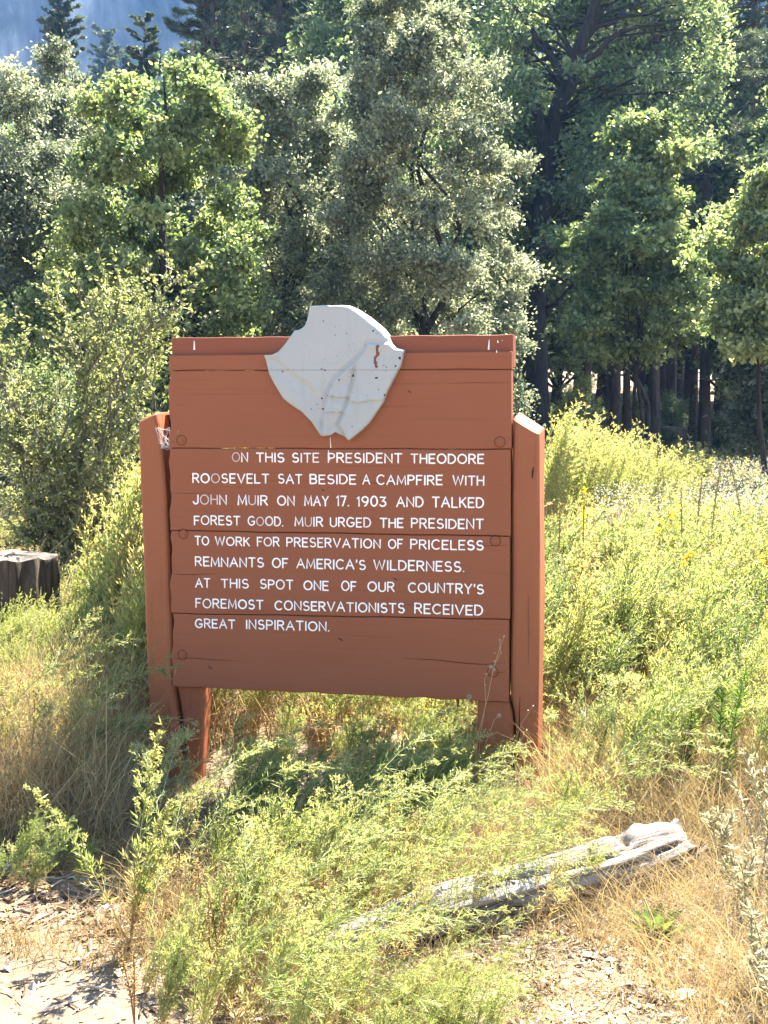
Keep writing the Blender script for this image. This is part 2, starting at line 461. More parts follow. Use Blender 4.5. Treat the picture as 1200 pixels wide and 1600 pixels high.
def glyphs():
    g = {}
    g['A'] = (.80, [[(0, 0), (.40, 1), (.80, 0)], [(.15, .36), (.65, .36)]])
    g['B'] = (.62, [[(0, 0), (0, 1), (.34, 1)] + arc(.34, .76, .24, .24, 90, -90)[1:] + [(0, .52)], [(.34, .52)] + arc(.36, .26, .26, .26, 90, -90) + [(0, 0)]])
    g['C'] = (.76, [arc(.42, .5, .42, .5, 48, 312, 16)])
    g['D'] = (.70, [[(0, 0), (0, 1), (.25, 1)] + arc(.25, .5, .45, .5, 90, -90, 14)[1:] + [(0, 0)]])
    g['E'] = (.56, [[(.56, 1), (0, 1), (0, 0), (.56, 0)], [(0, .52), (.48, .52)]])
    g['F'] = (.54, [[(.54, 1), (0, 1), (0, 0)], [(0, .52), (.45, .52)]])
    g['G'] = (.80, [arc(.42, .5, .42, .5, 48, 325, 16) + [(.78, .44), (.48, .44)]])
    g['H'] = (.66, [[(0, 0), (0, 1)], [(.66, 0), (.66, 1)], [(0, .52), (.66, .52)]])
    g['I'] = (.04, [[(.02, 0), (.02, 1)]])
    g['J'] = (.48, [[(.48, 1), (.48, .25)] + arc(.24, .24, .24, .24, 0, -180)[1:]])
    g['K'] = (.62, [[(0, 0), (0, 1)], [(.60, 1), (0, .40)], [(.20, .60), (.62, 0)]])
    g['L'] = (.54, [[(0, 1), (0, 0), (.54, 0)]])
    g['M'] = (.84, [[(0, 0), (.06, 1), (.42, .12), (.78, 1), (.84, 0)]])
    g['N'] = (.68, [[(0, 0), (0, 1), (.68, 0), (.68, 1)]])
    g['O'] = (.86, [arc(.43, .5, .43, .5, 90, 450, 22)])
    g['P'] = (.60, [[(0, 0), (0, 1), (.33, 1)] + arc(.33, .74, .27, .26, 90, -90)[1:] + [(0, .48)]])
    g['R'] = (.64, [[(0, 0), (0, 1), (.34, 1)] + arc(.34, .75, .26, .25, 90, -90)[1:] + [(0, .5)], [(.30, .5), (.64, 0)]])
    g['S'] = (.62, [arc(.31, .745, .27, .255, 40, 270, 12) + arc(.31, .26, .30, .26, 90, -145, 14)[1:]])
    g['T'] = (.68, [[(0, 1), (.68, 1)], [(.34, 1), (.34, 0)]])
    g['U'] = (.66, [[(0, 1), (0, .32)] + arc(.33, .32, .33, .32, 180, 360)[1:] + [(.66, 1)]])
    g['V'] = (.76, [[(0, 1), (.38, 0), (.76, 1)]])
    g['W'] = (1.06, [[(0, 1), (.26, 0), (.53, .92), (.80, 0), (1.06, 1)]])
    g['Y'] = (.70, [[(0, 1), (.35, .48), (.70, 1)], [(.35, .48), (.35, 0)]])
    g['1'] = (.18, [[(0, .84), (.16, 1), (.16, 0)]])
    g['7'] = (.52, [[(0, 1), (.52, 1), (.18, 0)]])
    g['9'] = (.58, [arc(.29, .70, .28, .30, 0, 360, 16) + [(.56, .5), (.40, .12), (.26, 0)]])
    g['0'] = (.60, [arc(.30, .5, .30, .5, 90, 450, 18)])
    g['3'] = (.54, [[(.02, 1), (.50, 1), (.24, .60)] + arc(.24, .30, .29, .30, 90, -150, 12)[1:]])
    g['.'] = (.04, [[(.0, .0), (.03, .02)]])
    g["'"] = (.06, [[(.04, 1), (.02, .76)]])
    return g
GL = glyphs()

# line: (y of cap top / baseline at x=left, the same at x=right, right x), words (text, x0, x1); photo pixels
def _z(o, s=2.5): return lambda x: o + x / s
A_, B_ = _z(290), None
LINES = [
    (690, 41, 80, 48, 88, 180, 1165, [("ON", 180, 245), ("THIS", 275, 387), ("SITE", 415, 523), ("PRESIDENT", 555, 847), ("THEODORE", 878, 1167)]),
    (690, 123, 162, 133, 173, 26, 1167, [("ROOSEVELT", 26, 328), ("SAT", 360, 457), ("BESIDE", 484, 667), ("A", 690, 722), ("CAMPFIRE", 745, 1005), ("WITH", 1042, 1167)]),
    (690, 206, 246, 217, 260, 28, 1166, [("JOHN", 28, 162), ("MUIR", 203, 322), ("ON", 357, 427), ("MAY", 463, 560), ("17.", 588, 640), ("1903", 668, 785), ("AND", 822, 930), ("TALKED", 962, 1166)]),
    (690, 288, 326, 302, 343, 32, 1165, [("FOREST", 32, 215), ("GOOD.", 242, 383), ("MUIR", 425, 538), ("URGED", 563, 725), ("THE", 758, 852), ("PRESIDENT", 880, 1165)]),
    (830, 18, 55, 36, 76, 35, 1165, [("TO", 35, 93), ("WORK", 114, 252), ("FOR", 278, 368), ("PRESERVATION", 393, 763), ("OF", 790, 850), ("PRICELESS", 877, 1165)]),
    (830, 98, 137, 118, 160, 36, 1092, [("REMNANTS", 36, 307), ("OF", 337, 402), ("AMERICA'S", 432, 705), ("WILDERNESS.", 733, 1090)]),
    (830, 182, 220, 206, 247, 37, 1166, [("AT", 37, 98), ("THIS", 137, 248), ("SPOT", 290, 422), ("ONE", 460, 560), ("OF", 607, 668), ("OUR", 710, 817), ("COUNTRY'S", 868, 1166)]),
    (830, 262, 300, 288, 330, 38, 1162, [("FOREMOST", 38, 305), ("CONSERVATIONISTS", 347, 857), ("RECEIVED", 893, 1162)]),
    (830, 340, 378, 352, 392, 36, 562, [("GREAT", 36, 195), ("INSPIRATION.", 235, 563)]),
]
FADED = {(0, 0, 0): .9, (1, 0, 2): .8, (2, 0, 1): .8, (2, 0, 2): .7, (2, 0, 0): .15, (2, 1, 1): .85, (3, 1, 1): .75, (3, 1, 2): .45, (3, 2, 1): .8, (3, 2, 2): .3,
         (0, 2, 2): .35, (4, 2, 1): .3, (4, 3, 4): .3, (2, 6, 2): .25, (3, 3, 4): .3, (0, 2, 3): .25, (2, 0, 3): .3}

def build_lettering(parent):
    rng = np.random.RandomState(3)
    for li, (oy, tl, bl, tr, br, xl, xr, words) in enumerate(LINES):
        mb = MB(); cnt = 0
        for wi, (w, x0, x1) in enumerate(words):
            gap = .27
            tot = sum(GL[c][0] for c in w) + gap * (len(w) - 1)
            fx = lambda x: 290 + x / 2.5
            f0, f1 = (x0 - xl) / (xr - xl), (x1 - xl) / (xr - xl)
            b0 = sp(fx(x0 + 3), oy + (bl + (br - bl) * f0) / 2.5 - 1); b1 = sp(fx(x1 - 3), oy + (bl + (br - bl) * f1) / 2.5 - 1)
            t0 = sp(fx(x0 + 3), oy + (tl + (tr - tl) * f0) / 2.5 + 1)
            cap = t0[1] - b0[1]
            wsc = (b1[0] - b0[0]) / tot
            pen = 0.0
            for ci, ch in enumerate(w):
                gw, st = GL[ch]
                fade = .8 * FADED.get((li, wi, ci), max(0, rng.normal(.02, .08)))
                dz = rng.normal(0, .012) * cap; cs = 1 + rng.normal(0, .02)
                for s in st:
                    s = np.array(s, float)
                    q = np.zeros((len(s), 3))
                    q[:, 0] = b0[0] + (pen + s[:, 0]) * wsc
                    q[:, 2] = b0[1] + (b1[1] - b0[1]) * (pen + s[:, 0]) / max(tot, .01) + s[:, 1] * cap * cs + dz
                    q[:, 1] = -.0008 - .00012 * (cnt % 5)
                    cnt += 1
                    # resample with round ends
                    r = cap * .084 * (1 + rng.normal(0, .05)) * (1 - .25 * (fade > .5))
                    d0 = nz(q[0] - q[1]); d1 = nz(q[-1] - q[-2])
                    if np.linalg.norm(q[0] - q[-1]) > 1e-4:
                        q = np.concatenate([[q[0] + d0 * r * .8, q[0] + d0 * r * .5], q, [q[-1] + d1 * r * .5, q[-1] + d1 * r * .8]])
                        rr = np.concatenate([[r * .35, r * .85], np.full(len(s), r), [r * .85, r * .35]])
                    else:
                        rr = np.full(len(q), r)
                    flat_tube(mb, q, rr, fade)
                pen += gw + gap
        mb.build("lettering", M['letter'], parent, smooth=True)

def flat_tube(mb, q, rr, tint, hy=.0016):
    """a bead of paint: polyline in the x-z plane, lens cross-section"""
    T = nz(np.gradient(q, axis=0)); T[:, 1] = 0
    closed = np.linalg.norm(q[0] - q[-1]) < 1e-4
    if closed:
        tt = nz((q[1] - q[-2])[None])[0]; T[0] = tt; T[-1] = tt
    N = np.stack([T[:, 2], np.zeros(len(T)), -T[:, 0]], -1)
    # mitre correction at sharp corners
    seg = nz(np.diff(q, axis=0)); mit = np.ones(len(q))
    for i in range(1, len(q) - 1):
        c = np.clip(np.dot(seg[i - 1], seg[i]), -.6, 1); mit[i] = 1 / math.sqrt((1 + c) / 2)
        b = nz((seg[i - 1] + seg[i])[None])[0]
        N[i] = (b[2], 0, -b[0])
    w = (rr * np.minimum(mit, 1.6))[:, None]
    prof = [(-1, .6), (-.75, -.6), (0, -1), (.75, -.6), (1, .6)]
    V = np.stack([q + N * w * a + np.array([0, hy * b, 0]) for a, b in prof], 1)
    n = len(q); k_ = len(prof)
    i = np.arange(n * k_).reshape(n, k_)
    f = np.stack([i[:-1, :-1], i[1:, :-1], i[1:, 1:], i[:-1, 1:]], -1).reshape(-1, 4)
    fl = [f]
    if not closed: fl += [i[0:1, ::-1], i[-1:, :]]
    mb.add(V.reshape(-1, 3), fl, tint)

def prism(mb, out, y0, y1, bev=.004, tint=0.0, mi=0, yf=None):
    """outline in (u, z), counter-clockwise seen from the front; rounded front and back arrises"""
    P = np.array(out, float); n = len(P)
    e = np.roll(P, -1, 0) - P
    nrm = nz(np.stack([e[:, 1], -e[:, 0]], -1)); nv = nz(nrm + np.roll(nrm, 1, 0))
    loops = []
    for off, y in ((bev, y0), (bev * .3, y0 + bev * .3), (0, y0 + bev), (0, y1 - bev), (bev * .3, y1 - bev * .3), (bev, y1)):
        q = P - nv * off
        loops.append(np.stack([q[:, 0], np.full(n, y), q[:, 1]], -1))
    V = np.concatenate(loops); m = len(loops)
    i = np.arange(m * n).reshape(m, n)
    f = np.stack([i[:-1], i[1:], np.roll(i, -1, 1)[1:], np.roll(i, -1, 1)[:-1]], -1).reshape(-1, 4)
    mb.add(V, [f, i[0:1], i[-1:, ::-1]], tint, mi)

def crack(mb, pts, w, y=-.0006):
    q = np.array([[*(sp(x, yy))] for x, yy in pts]); q = np.stack([q[:, 0], np.full(len(q), y), q[:, 1]], -1)
    t = np.linspace(0, 1, len(q)); rr = w * (.25 + np.sin(np.pi * np.clip(t * .9 + .08, 0, 1)))
    flat_tube(mb, q, rr, 0, hy=.0005)

def build_sign():
    rng = np.random.RandomState(11)
    root = empty("wooden_sign", (SX, SY, 0), -YAW)
    tag(root, "brown painted plank sign with white lettering and a pale carved mountain, on two thick posts", "sign")
    # planks: pixel rows of the seams at the left and right ends
    rowsL = [555, 579, 700, 829, 958.5, 1073.5]
    rowsR = [548.5, 577, 702, 838, 968, 1098]
    def ex(side, y):
        return (263 + (y - 555) / 518 * 7) if side == 0 else (800 - (y - 549) / 549 * 5.5)
    for r in range(5):
        ptsT = []; ptsB = []
        last = r == 4
        N = 60 if last else 26
        for i in range(N + 1):
            t = i / N
            yt = rowsL[r] + (rowsR[r] - rowsL[r]) * t; yb = rowsL[r + 1] + (rowsR[r + 1] - rowsL[r + 1]) * t
            xl, xr = ex(0, (yt + yb) / 2), ex(1, (yt + yb) / 2)
            x = xl + (xr - xl) * t
            wob = .35 * math.sin(t * 17 + r * 3) + .25 * math.sin(t * 41 + r)
            a = sp(x, yt + wob * (r > 0)); b = list(sp(x, yb + (.35 * math.sin(t * 17 + r * 3 + 3) + .25 * math.sin(t * 41 + r + 1)) * (not last)))
            if last:
                sc = 1.6 * abs(math.sin(t * 21.0 + .3)) + .9 * math.sin(t * 57)
                b = list(sp(x, yb - 1 + sc * (.5 + .5 * t) + (3.0 if .26 < t < .83 and False else 0)))
            g = .0012
            ptsT.append((a[0], a[1] - g)); ptsB.append((b[0], b[1] + g))
        # wavy left end
        zt, zb = ptsT[0][1], ptsB[0][1]
        left = []
        for i in range(1, 12):
            t = i / 12
            z = zt + (zb - zt) * t
            u = ptsT[0][0] + (ptsB[0][0] - ptsT[0][0]) * t
            left.append((u + .004 * math.sin(z * 23) + .003 * math.sin(z * 61 + 1) + .004 * (vnoise(z * 9, r * 3.3) - .5), z))
        outl = left + ptsB + ptsT[::-1]
        mb = MB(); prism(mb, outl, 0.0, .062, .0045)
        mb.build("plank", M['paint'], root)
    # checks and cracks in the boards (dark, thin)
    k = NT("board_crack_and_bolt_shade"); mat = k.end(k.pbr((.035, .014, .010), .9, .1))
    def check(pts, w):
        mb = MB(); crack(mb, pts, w); mb.build("wood_check", mat, root)
    check([(271, 1029), (300, 1028), (335, 1031), (380, 1033)], .0011)
    check([(632, 1029), (680, 1031), (733, 1037), (760, 1038), (791, 1035)], .0013)
    check([(760, 1050), (775, 1051), (791, 1050)], .0009)
    check([(269, 897), (300, 898), (340, 896)], .0010)
    check([(700, 599), (740, 598), (796, 598)], .0007)
    check([(268, 770), (290, 771), (330, 770)], .0006)
    check([(560, 752), (600, 757), (640, 757)], .0006)
    check([(745, 851), (760, 853), (793, 852)], .0007)
    check([(265, 691), (274, 690)], .0009); check([(789, 684), (797, 683)], .0009)
    for (x, y, s) in ((532, 999, 9), (250, 1014, 0), (505, 766, 5), (318, 980, 6), (610, 752, 5), (300, 745, 5), (328, 1043, 8), (640, 612, 5), (618, 905, 6), (740, 540, 0)):
        if s: check([(x - s * .5, y - s * .3), (x, y), (x + s * .5, y + s * .3)], .0022)
    # white drips of old paint and droppings
    for pts, w in (([(516, 683), (516.5, 692), (517, 700)], .002), ([(513, 703), (514, 712), (515, 719)], .0035), ([(300, 532), (300, 540), (300, 546)], .0045),
                   ([(763, 530), (762.5, 538), (762, 546)], .0035), ([(776, 531), (777, 535)], .003), ([(783, 531), (784, 532)], .002), ([(776, 547), (776, 551)], .0025)):
        q = np.array([[*(sp(x, yy))] for x, yy in pts])
        yy0 = .026 if pts[0][1] < 547 and pts[0][1] > 520 else -.001
        q = np.stack([q[:, 0], np.full(len(q), yy0), q[:, 1]], -1)
        mb = MB(); flat_tube(mb, q, w * np.linspace(.3, 1, len(q)), 0, .0008); mb.build("white_drip", M['letter'], root)
    # top rail behind the boards
    TL, TR, BLr, BRr = sp(264, 527), sp(800.5, 522), sp(264, 575), sp(800.5, 572)
    mb = MB()
    n = 24
    top = [(TL[0] + (TR[0] - TL[0]) * i / n, TL[1] + (TR[1] - TL[1]) * i / n + .0012 * math.sin(i * 1.9)) for i in range(n + 1)]
    prism(mb, [BLr] + [BRr] + top[::-1], .028, .125, .006)
    mb.build("top_rail", M['paint_rail'], root)
    # posts
    def loft(mb, rings, topfn=None, mi=0, nc=4, rad=.018, seed=0, wob=.002):
        """rings: (z, u0, u1, y0, y1)"""
        L = []
        rs = np.random.RandomState(seed)
        ph = rs.rand(8) * 6
        for j, (z, u0, u1, y0, y1) in enumerate(rings):
            pts = []
            rd = min(rad, (u1 - u0) * .45)
            for (cx, cy_, a0) in ((u1 - rd, y0 + rd, -90), (u1 - rd, y1 - rd, 0), (u0 + rd, y1 - rd, 90), (u0 + rd, y0 + rd, 180)):
                for a in np.linspace(a0, a0 + 90, nc):
                    pts.append((cx + rd * math.cos(R(a)), cy_ + rd * math.sin(R(a))))
            pts = np.array(pts)
            c = pts.mean(0)
            ang = np.arctan2(pts[:, 1] - c[1], pts[:, 0] - c[0])
            pts = pts + nz(pts - c) * (wob * (np.sin(ang * 3 + ph[0] + z * 6) + np.sin(ang * 5 + ph[1] - z * 9)))[:, None]
            zz = np.full(len(pts), z)
            if topfn is not None and j >= len(rings) - 2:
                zz = np.array([topfn(p[0], p[1]) for p in pts])
                if j == len(rings) - 1:
                    pts = c + (pts - c) * np.maximum(.0, 1 - .010 / np.linalg.norm(pts - c, axis=1))[:, None]; zz = zz + .007
            L.append(np.concatenate([pts, zz[:, None]], 1))
        V = np.array(L); m, n_, _ = V.shape
        i = np.arange(m * n_).reshape(m, n_)
        f = np.stack([i[:-1], np.roll(i, -1, 1)[:-1], np.roll(i, -1, 1)[1:], i[1:]], -1).reshape(-1, 4)
        mb.add(V.reshape(-1, 3), [f, i[-1:]], 0.0, mi)
    def ringed(edge0, edge1, y0, y1, n=16, zmax=None):
        """edges: pixel polylines of the two sides -> rings by height"""
        e0 = np.array([sp(*p) for p in edge0]); e1 = np.array([sp(*p) for p in edge1])
        z0 = -.25; z1 = zmax
        out = []
        for z in np.linspace(z0, z1, n):
            u0 = np.interp(-z, -e0[:, 1], e0[:, 0]); u1 = np.interp(-z, -e1[:, 1], e1[:, 0])
            out.append((z, u0, u1, y0, y1))
        return out
    # left post: outer half split away and leaning out, inner half below and behind the board
    mb = MB()
    eO = [(212, 660), (216, 750), (222, 900), (228, 1075), (231, 1200), (233, 1260)]
    eI = [(241.5, 643), (249, 690), (254, 730), (259, 800), (263, 870), (267.0, 1000), (268.0, 1068), (274, 1120), (280, 1180), (284, 1250)]
    zt = sp(226, 650)[1]
    uO, uI = sp(212, 660)[0], sp(241, 643)[0]
    zO, zI = sp(212, 662)[1], sp(241, 648)[1]
    loft(mb, ringed(eO, eI, .012, .245, 22, zt - .03) + [(zt, uO, uI, .012, .245), (zt, uO, uI, .012, .245)],
         lambda u, y: zO + (zI - zO) * (u - uO) / (uI - uO) + .10 * min(y - .012, .06), rad=.020, seed=1)
    eL = [(262, 640), (270.5, 1068), (277, 1100), (279.5, 1120), (286, 1180), (290, 1250)]
    eR = [(316, 640), (315, 1090), (312, 1200), (310, 1250)]
    zb = sp(290, 1074)[1] - .006
    loft(mb, ringed(eL, eR, .030, .105, 12, zb), rad=.016, seed=2)
    eR1 = [(x - 15, y) for x, y in eR]
    loft(mb, ringed(eL, eR1, .109, .245, 12, zb - .02), rad=.008, seed=12)  # rear piece added to keep sunlight out of the crack
    # part behind the board, bare reddish wood coloured with the shade of the wedge-shaped gap
    zt2 = sp(250, 638)[1]
    eL2 = [(243, 630), (258, 800), (268.5, 1060), (277, 1100)]
    rr_ = [r for r in ringed(eL2, eR, .135, .240, 14, zt2)]
    rr_ = [r for r in rr_ if r[0] > zb - .02]
    loft(mb, rr_, mi=1, rad=.008, seed=3)
    lp = mb.build("post", [M['paint_post'], M['splitwood_shaded']], root)
    lp["label"] = "split post with its outer half leaning away from the board"
    # right post
    mb = MB()
    eI = [(801, 640), (798.8, 800), (797.5, 1000), (797.5, 1094), (803, 1112), (806, 1140), (803, 1180), (799, 1215), (798, 1260)]
    eO = [(843.5, 670), (842.5, 800), (842.5, 1000), (839, 1190), (836, 1260)]
    uI, uO = sp(801, 650)[0], sp(843, 675)[0]
    zI, zO = sp(801, 656)[1], sp(843, 681)[1]
    zt = min(zI, zO)
    loft(mb, ringed(eI, eO, .010, .25, 22, zt - .04) + [(zt, uI, uO, .010, .25), (zt, uI, uO, .010, .25)],
         lambda u, y: zI + (zO - zI) * (u - uI) / (uO - uI) + .22 * min(max(y - .01, 0), .10), rad=.022, seed=4)
    eL = [(744, 640), (744, 1100), (742, 1205), (740, 1260)]
    eR = [(793, 640), (793.5, 1094), (799.5, 1112), (802.5, 1140), (800, 1180), (797.5, 1215), (797, 1260)]
    zb = sp(770, 1097)[1] - .005
    loft(mb, ringed(eL, eR, .024, .25, 14, zb), rad=.012, seed=5)
    eR2 = [(793, 640), (793, 1094)]
    rr_ = [r for r in ringed(eL, eR2, .068, .245, 14, sp(790, 662)[1]) if r[0] > zb - .02]
    loft(mb, rr_, rad=.008, seed=6)
    # long checks in the face of the post
    for pts, w in (([(812, 1090), (811, 1130), (810, 1160), (806, 1190)], .0022), ([(833, 730), (832, 738), (831, 748)], .004), ([(817, 690), (817, 760), (818, 800)], .0007), ([(826, 860), (826, 960), (825, 1040)], .0007)):
        q = np.array([[*(sp(x, yy))] for x, yy in pts]); q = np.stack([q[:, 0], np.full(len(q), .0095), q[:, 1]], -1)
        flat_tube(mb, q, w * np.array([.4] + [1] * (len(q) - 2) + [.4]), 0, .0006); mb.Fq = mb.Fq[:-3] + [(f, 1) for f, m in mb.Fq[-3:]]
    mb.build("post", [M['paint_post'], mat], root)
    # bolts; a dark ring drawn on the board gives each counterbore's shaded groove
    for (x, y) in ((283.5, 688), (781, 690.5), (286.5, 834), (774, 845), (285, 1023.5), (770, 1050)):
        u, z = sp(x, y)
        mb = MB()
        a = np.linspace(0, 2 * PI, 25)
        q = np.stack([u + .021 * np.cos(a), np.full(25, -.0002), z + .021 * np.sin(a)], -1)
        flat_tube(mb, q, np.full(25, .0013), 0, .0006); mb.Fq = [(f, 1) for f, m in mb.Fq]
        rot = rng.rand() * 1.5
        for rad, yy, kk, r0 in ((.0165, .0022, 20, 0), (.0125, .0058, 4, rot)):
            t = np.arange(kk) * 2 * PI / kk + r0
            lo = np.stack([u + rad * np.cos(t), np.full(kk, .003), z + rad * np.sin(t)], -1)
            md = lo.copy(); md[:, 1] = -yy + .0015
            hi = np.stack([u + rad * .82 * np.cos(t), np.full(kk, -yy), z + rad * .82 * np.sin(t)], -1)
            V = np.concatenate([lo, md, hi]); i = np.arange(3 * kk).reshape(3, kk)
            f = np.stack([i[:-1], i[1:], np.roll(i, -1, 1)[1:], np.roll(i, -1, 1)[:-1]], -1).reshape(-1, 4)
            mb.add(V, [f, i[-1:]], 0)
        mb.build("bolt", [M['paint'], mat], root)
    # peg hanging under the board
    mb = MB(); u, z = sp(713.5, 1095)
    tubes(mb, np.array([[u, .03, z + .03], [u, .03, z], [u + .001, .03, z - .032]]), np.array([.006, .006, .0055]), 8, 0, cap=True)
    mb.build("peg", M['paint_rail'], root, smooth=True)
    build_relief(root)
    build_lettering(root)
    return root

OUTL = [(415, 92), (520, 86), (640, 80), (700, 84), (760, 112), (840, 165), (910, 220), (950, 255), (985, 300), (1005, 340), (1025, 375), (1060, 402), (1112, 415), (1105, 480), (1090, 540), (1062, 590), (1030, 650), (990, 730), (965, 800), (920, 870), (860, 960), (800, 1020), (740, 1070), (712, 1093), (680, 1070), (640, 1050), (605, 1032), (570, 1055), (530, 1062), (490, 1057), (465, 1020), (420, 950), (350, 880), (280, 835), (215, 785), (180, 730), (140, 660), (110, 600), (90, 530), (70, 458), (130, 455), (180, 432), (230, 375), (275, 310), (300, 275), (345, 265), (375, 240), (395, 195), (408, 130)]

def seg_dist(P, poly, closed=False):
    """distance to a polyline and signed side of the nearest segment"""
    A = np.array(poly, float); Bp = np.roll(A, -1, 0)
    if not closed: A, Bp = A[:-1], Bp[:-1]
    d = np.full(len(P), 1e9); s = np.zeros(len(P))
    for a, b in zip(A, Bp):
        ab = b - a; t = np.clip(((P - a) @ ab) / (ab @ ab), 0, 1)
        q = a + t[:, None] * ab; dd = np.linalg.norm(P - q, axis=1)
        m = dd < d
        d[m] = dd[m]; s[m] = np.sign(ab[0] * (P - a)[m, 1] - ab[1] * (P - a)[m, 0])
    return d, s

def inside(P, poly):
    A = np.array(poly, float); Bp = np.roll(A, -1, 0)
    c = np.zeros(len(P), bool)
    for a, b in zip(A, Bp):
        cond = (a[1] > P[:, 1]) != (b[1] > P[:, 1])
        xint = (b[0] - a[0]) * (P[:, 1] - a[1]) / (b[1] - a[1] + 1e-12) + a[0]
        c ^= cond & (P[:, 0] < xint)
    return c

CHIPS = [(517, 205, 7), (638, 238, 9), (605, 250, 5), (563, 155, 4), (690, 298, 8), (605, 310, 5), (740, 368, 8), (708, 385, 5), (830, 375, 5), (760, 428, 5), (890, 275, 10), (925, 295, 8), (622, 465, 5), (525, 485, 5), (505, 563, 7), (523, 566, 6), (535, 575, 8), (210, 580, 9), (250, 565, 8), (952, 435, 6), (740, 610, 14), (712, 618, 7), (640, 643, 7), (920, 628, 14), (985, 578, 10), (990, 545, 8), (1090, 480, 16), (935, 712, 9), (870, 670, 7), (853, 758, 6), (982, 760, 13), (990, 716, 7), (547, 762, 7), (508, 782, 11), (468, 825, 10), (478, 856, 6), (512, 858, 13), (420, 863, 8), (588, 882, 7), (742, 992, 9), (590, 690, 5), (740, 740, 6), (970, 535, 8), (1060, 540, 8), (1030, 630, 6), (535, 650, 4), (600, 360, 4), (1075, 570, 7)]

def build_relief(root):
    rs = np.random.RandomState(2)
    O = np.array(OUTL, float)
    # densify outline
    pts = []
    for a, b in zip(O, np.roll(O, -1, 0)):
        n = max(1, int(np.linalg.norm(b - a) / 10))
        for i in range(n): pts.append(a + (b - a) * i / n)
    out = np.array(pts)
    gx, gy = np.meshgrid(np.arange(70, 1115, 8.0), np.arange(80, 1095, 8.0))
    G = np.stack([gx.ravel(), gy.ravel()], -1)
    seam = np.stack(np.meshgrid(np.arange(70, 1115, 8.0), [566.5, 569.0, 571.5]), -1).reshape(-1, 2)
    G = G[np.abs(G[:, 1] - 569) > 4]
    G = np.concatenate([G, seam])
    d, _ = seg_dist(G, out, True)
    G = G[inside(G, out) & (d > 4.5)]
    P = np.concatenate([out, G])
    n0 = len(out)
    edges = [(i, (i + 1) % n0) for i in range(n0)]
    v2, e2, f2, ov, oe, of = delaunay_2d_cdt([Vector(p) for p in P], edges, [], 1, 1e-4)
    P = np.array([tuple(v) for v in v2])
    faces = np.array([list(f) for f in f2 if len(f) == 3])
    cen = P[faces].mean(1)
    faces = faces[inside(cen, out)]
    # height in millimetres above the board
    sm = lambda x, w: 1 / (1 + np.exp(-np.clip(x / w, -30, 30)))
    sh = [(70, 470), (170, 480), (245, 570), (330, 625), (400, 670), (470, 760), (505, 860), (500, 1010), (490, 1057)]
    r1 = [(1010, 365), (930, 385), (860, 365), (830, 430), (760, 505), (690, 560), (610, 640), (560, 740), (535, 840), (520, 930), (508, 1057)]
    r2 = [(775, 500), (765, 570), (750, 660), (725, 760), (700, 840), (660, 930), (640, 985), (690, 1080)]
    h = np.full(len(P), 26.0)
    d1, s1 = seg_dist(P, sh)
    left = s1 > 0                                   # below-left of the shoulder (image y is down)
    dsl = np.where(left, d1, -d1)
    h += -9 * sm(dsl, 9) + 7 * sm(dsl - 70, 22) - 5 * sm(dsl - 150, 30)
    d2, s2 = seg_dist(P, r1)
    dr = np.where(s2 < 0, d2, -d2)                  # right of the main ridge
    dr = np.where((P[:, 1] < 372), -np.abs(dr), dr)
    h += 8 * np.exp(-(np.clip(dr - 8, 0, None) / 30) ** 2) * sm(dr, 4) - 4 * np.exp(-((dr + 14) / 14) ** 2) + 2.0 * sm(dr - 30, 12)
    strip = sm(dr, 6)
    d3, s3 = seg_dist(P, r2)
    dq = np.where(s3 < 0, d3, -d3)
    h += strip * sm(P[:, 1] - 500, 20) * (8.5 * sm(dq, 5) * np.exp(-(np.clip(dq, 0, None) / 170) ** 2) - 6 * np.exp(-((dq + 16) / 12) ** 2))
    # ledges of the middle strip and of the right flank
    mid = strip * sm(-dq, 6) * (1 - sm(dsl, 5))
    for yl, a in ((768, 7), (884, 6)):
        t = P[:, 1] - yl - .06 * (P[:, 0] - 600)
        h += mid * a * np.exp(-np.clip(-t, 0, None) / 60) * (t < 0) - mid * a * .7 * np.exp(-np.clip(t, 0, None) / 30) * (t >= 0)
    t = P[:, 1] - 800 - .02 * (P[:, 0] - 800) + 10 * np.sin(P[:, 0] / 45)
    rm = strip * sm(dq - 4, 5)
    h += rm * (5 * np.exp(-np.clip(-t, 0, None) / 70) * (t < 0) - 5 * np.exp(-np.clip(t, 0, None) / 45) * (t >= 0))
    # notch ridges at the foot
    for x0, y0, w in ((600, 990, 34), (668, 1020, 20), (510, 960, 12)):
        h -= 6 * np.exp(-(((P[:, 0] - x0) / w) ** 2 + ((P[:, 1] - y0 - 22) / 40) ** 2))
    # rounded back of the dome
    arcp = [(560, 84), (640, 80), (700, 84), (760, 112), (840, 165), (910, 220), (950, 255), (985, 300), (1005, 340), (1025, 375), (1060, 402), (1112, 415)]
    da, _ = seg_dist(P, arcp)
    wdt = np.interp(P[:, 0], [600, 720, 860, 980, 1060, 1112], [8, 22, 48, 40, 22, 10])
    h -= 20 * np.clip(1 - da / wdt, 0, 1) ** 1.6
    de, _ = seg_dist(P, out, True)
    h -= 3.0 * np.clip(1 - de / 9, 0, 1) ** 2
    h -= 3.5 * (np.abs(P[:, 1] - 569) < 1)
    hl = ((np.abs(P[:, 1] - (515 + np.where(np.abs(P[:, 0] - 555) < 20, 8 - .4 * np.abs(P[:, 0] - 555), 0))) < 5) & (P[:, 0] > 380) & (P[:, 0] < 730))
    h -= 1.2 * hl
    h += .5 * (vnoise(P[:, 0] / 22, P[:, 1] / 22) - .5) * 2
    tint = np.zeros(len(P))
    for x, y, r in CHIPS:
        q = np.hypot(P[:, 0] - x, P[:, 1] - y) + 4 * (rs.rand(len(P)) - .5)
        tint[q < max(r * .8, 4.2)] = .6
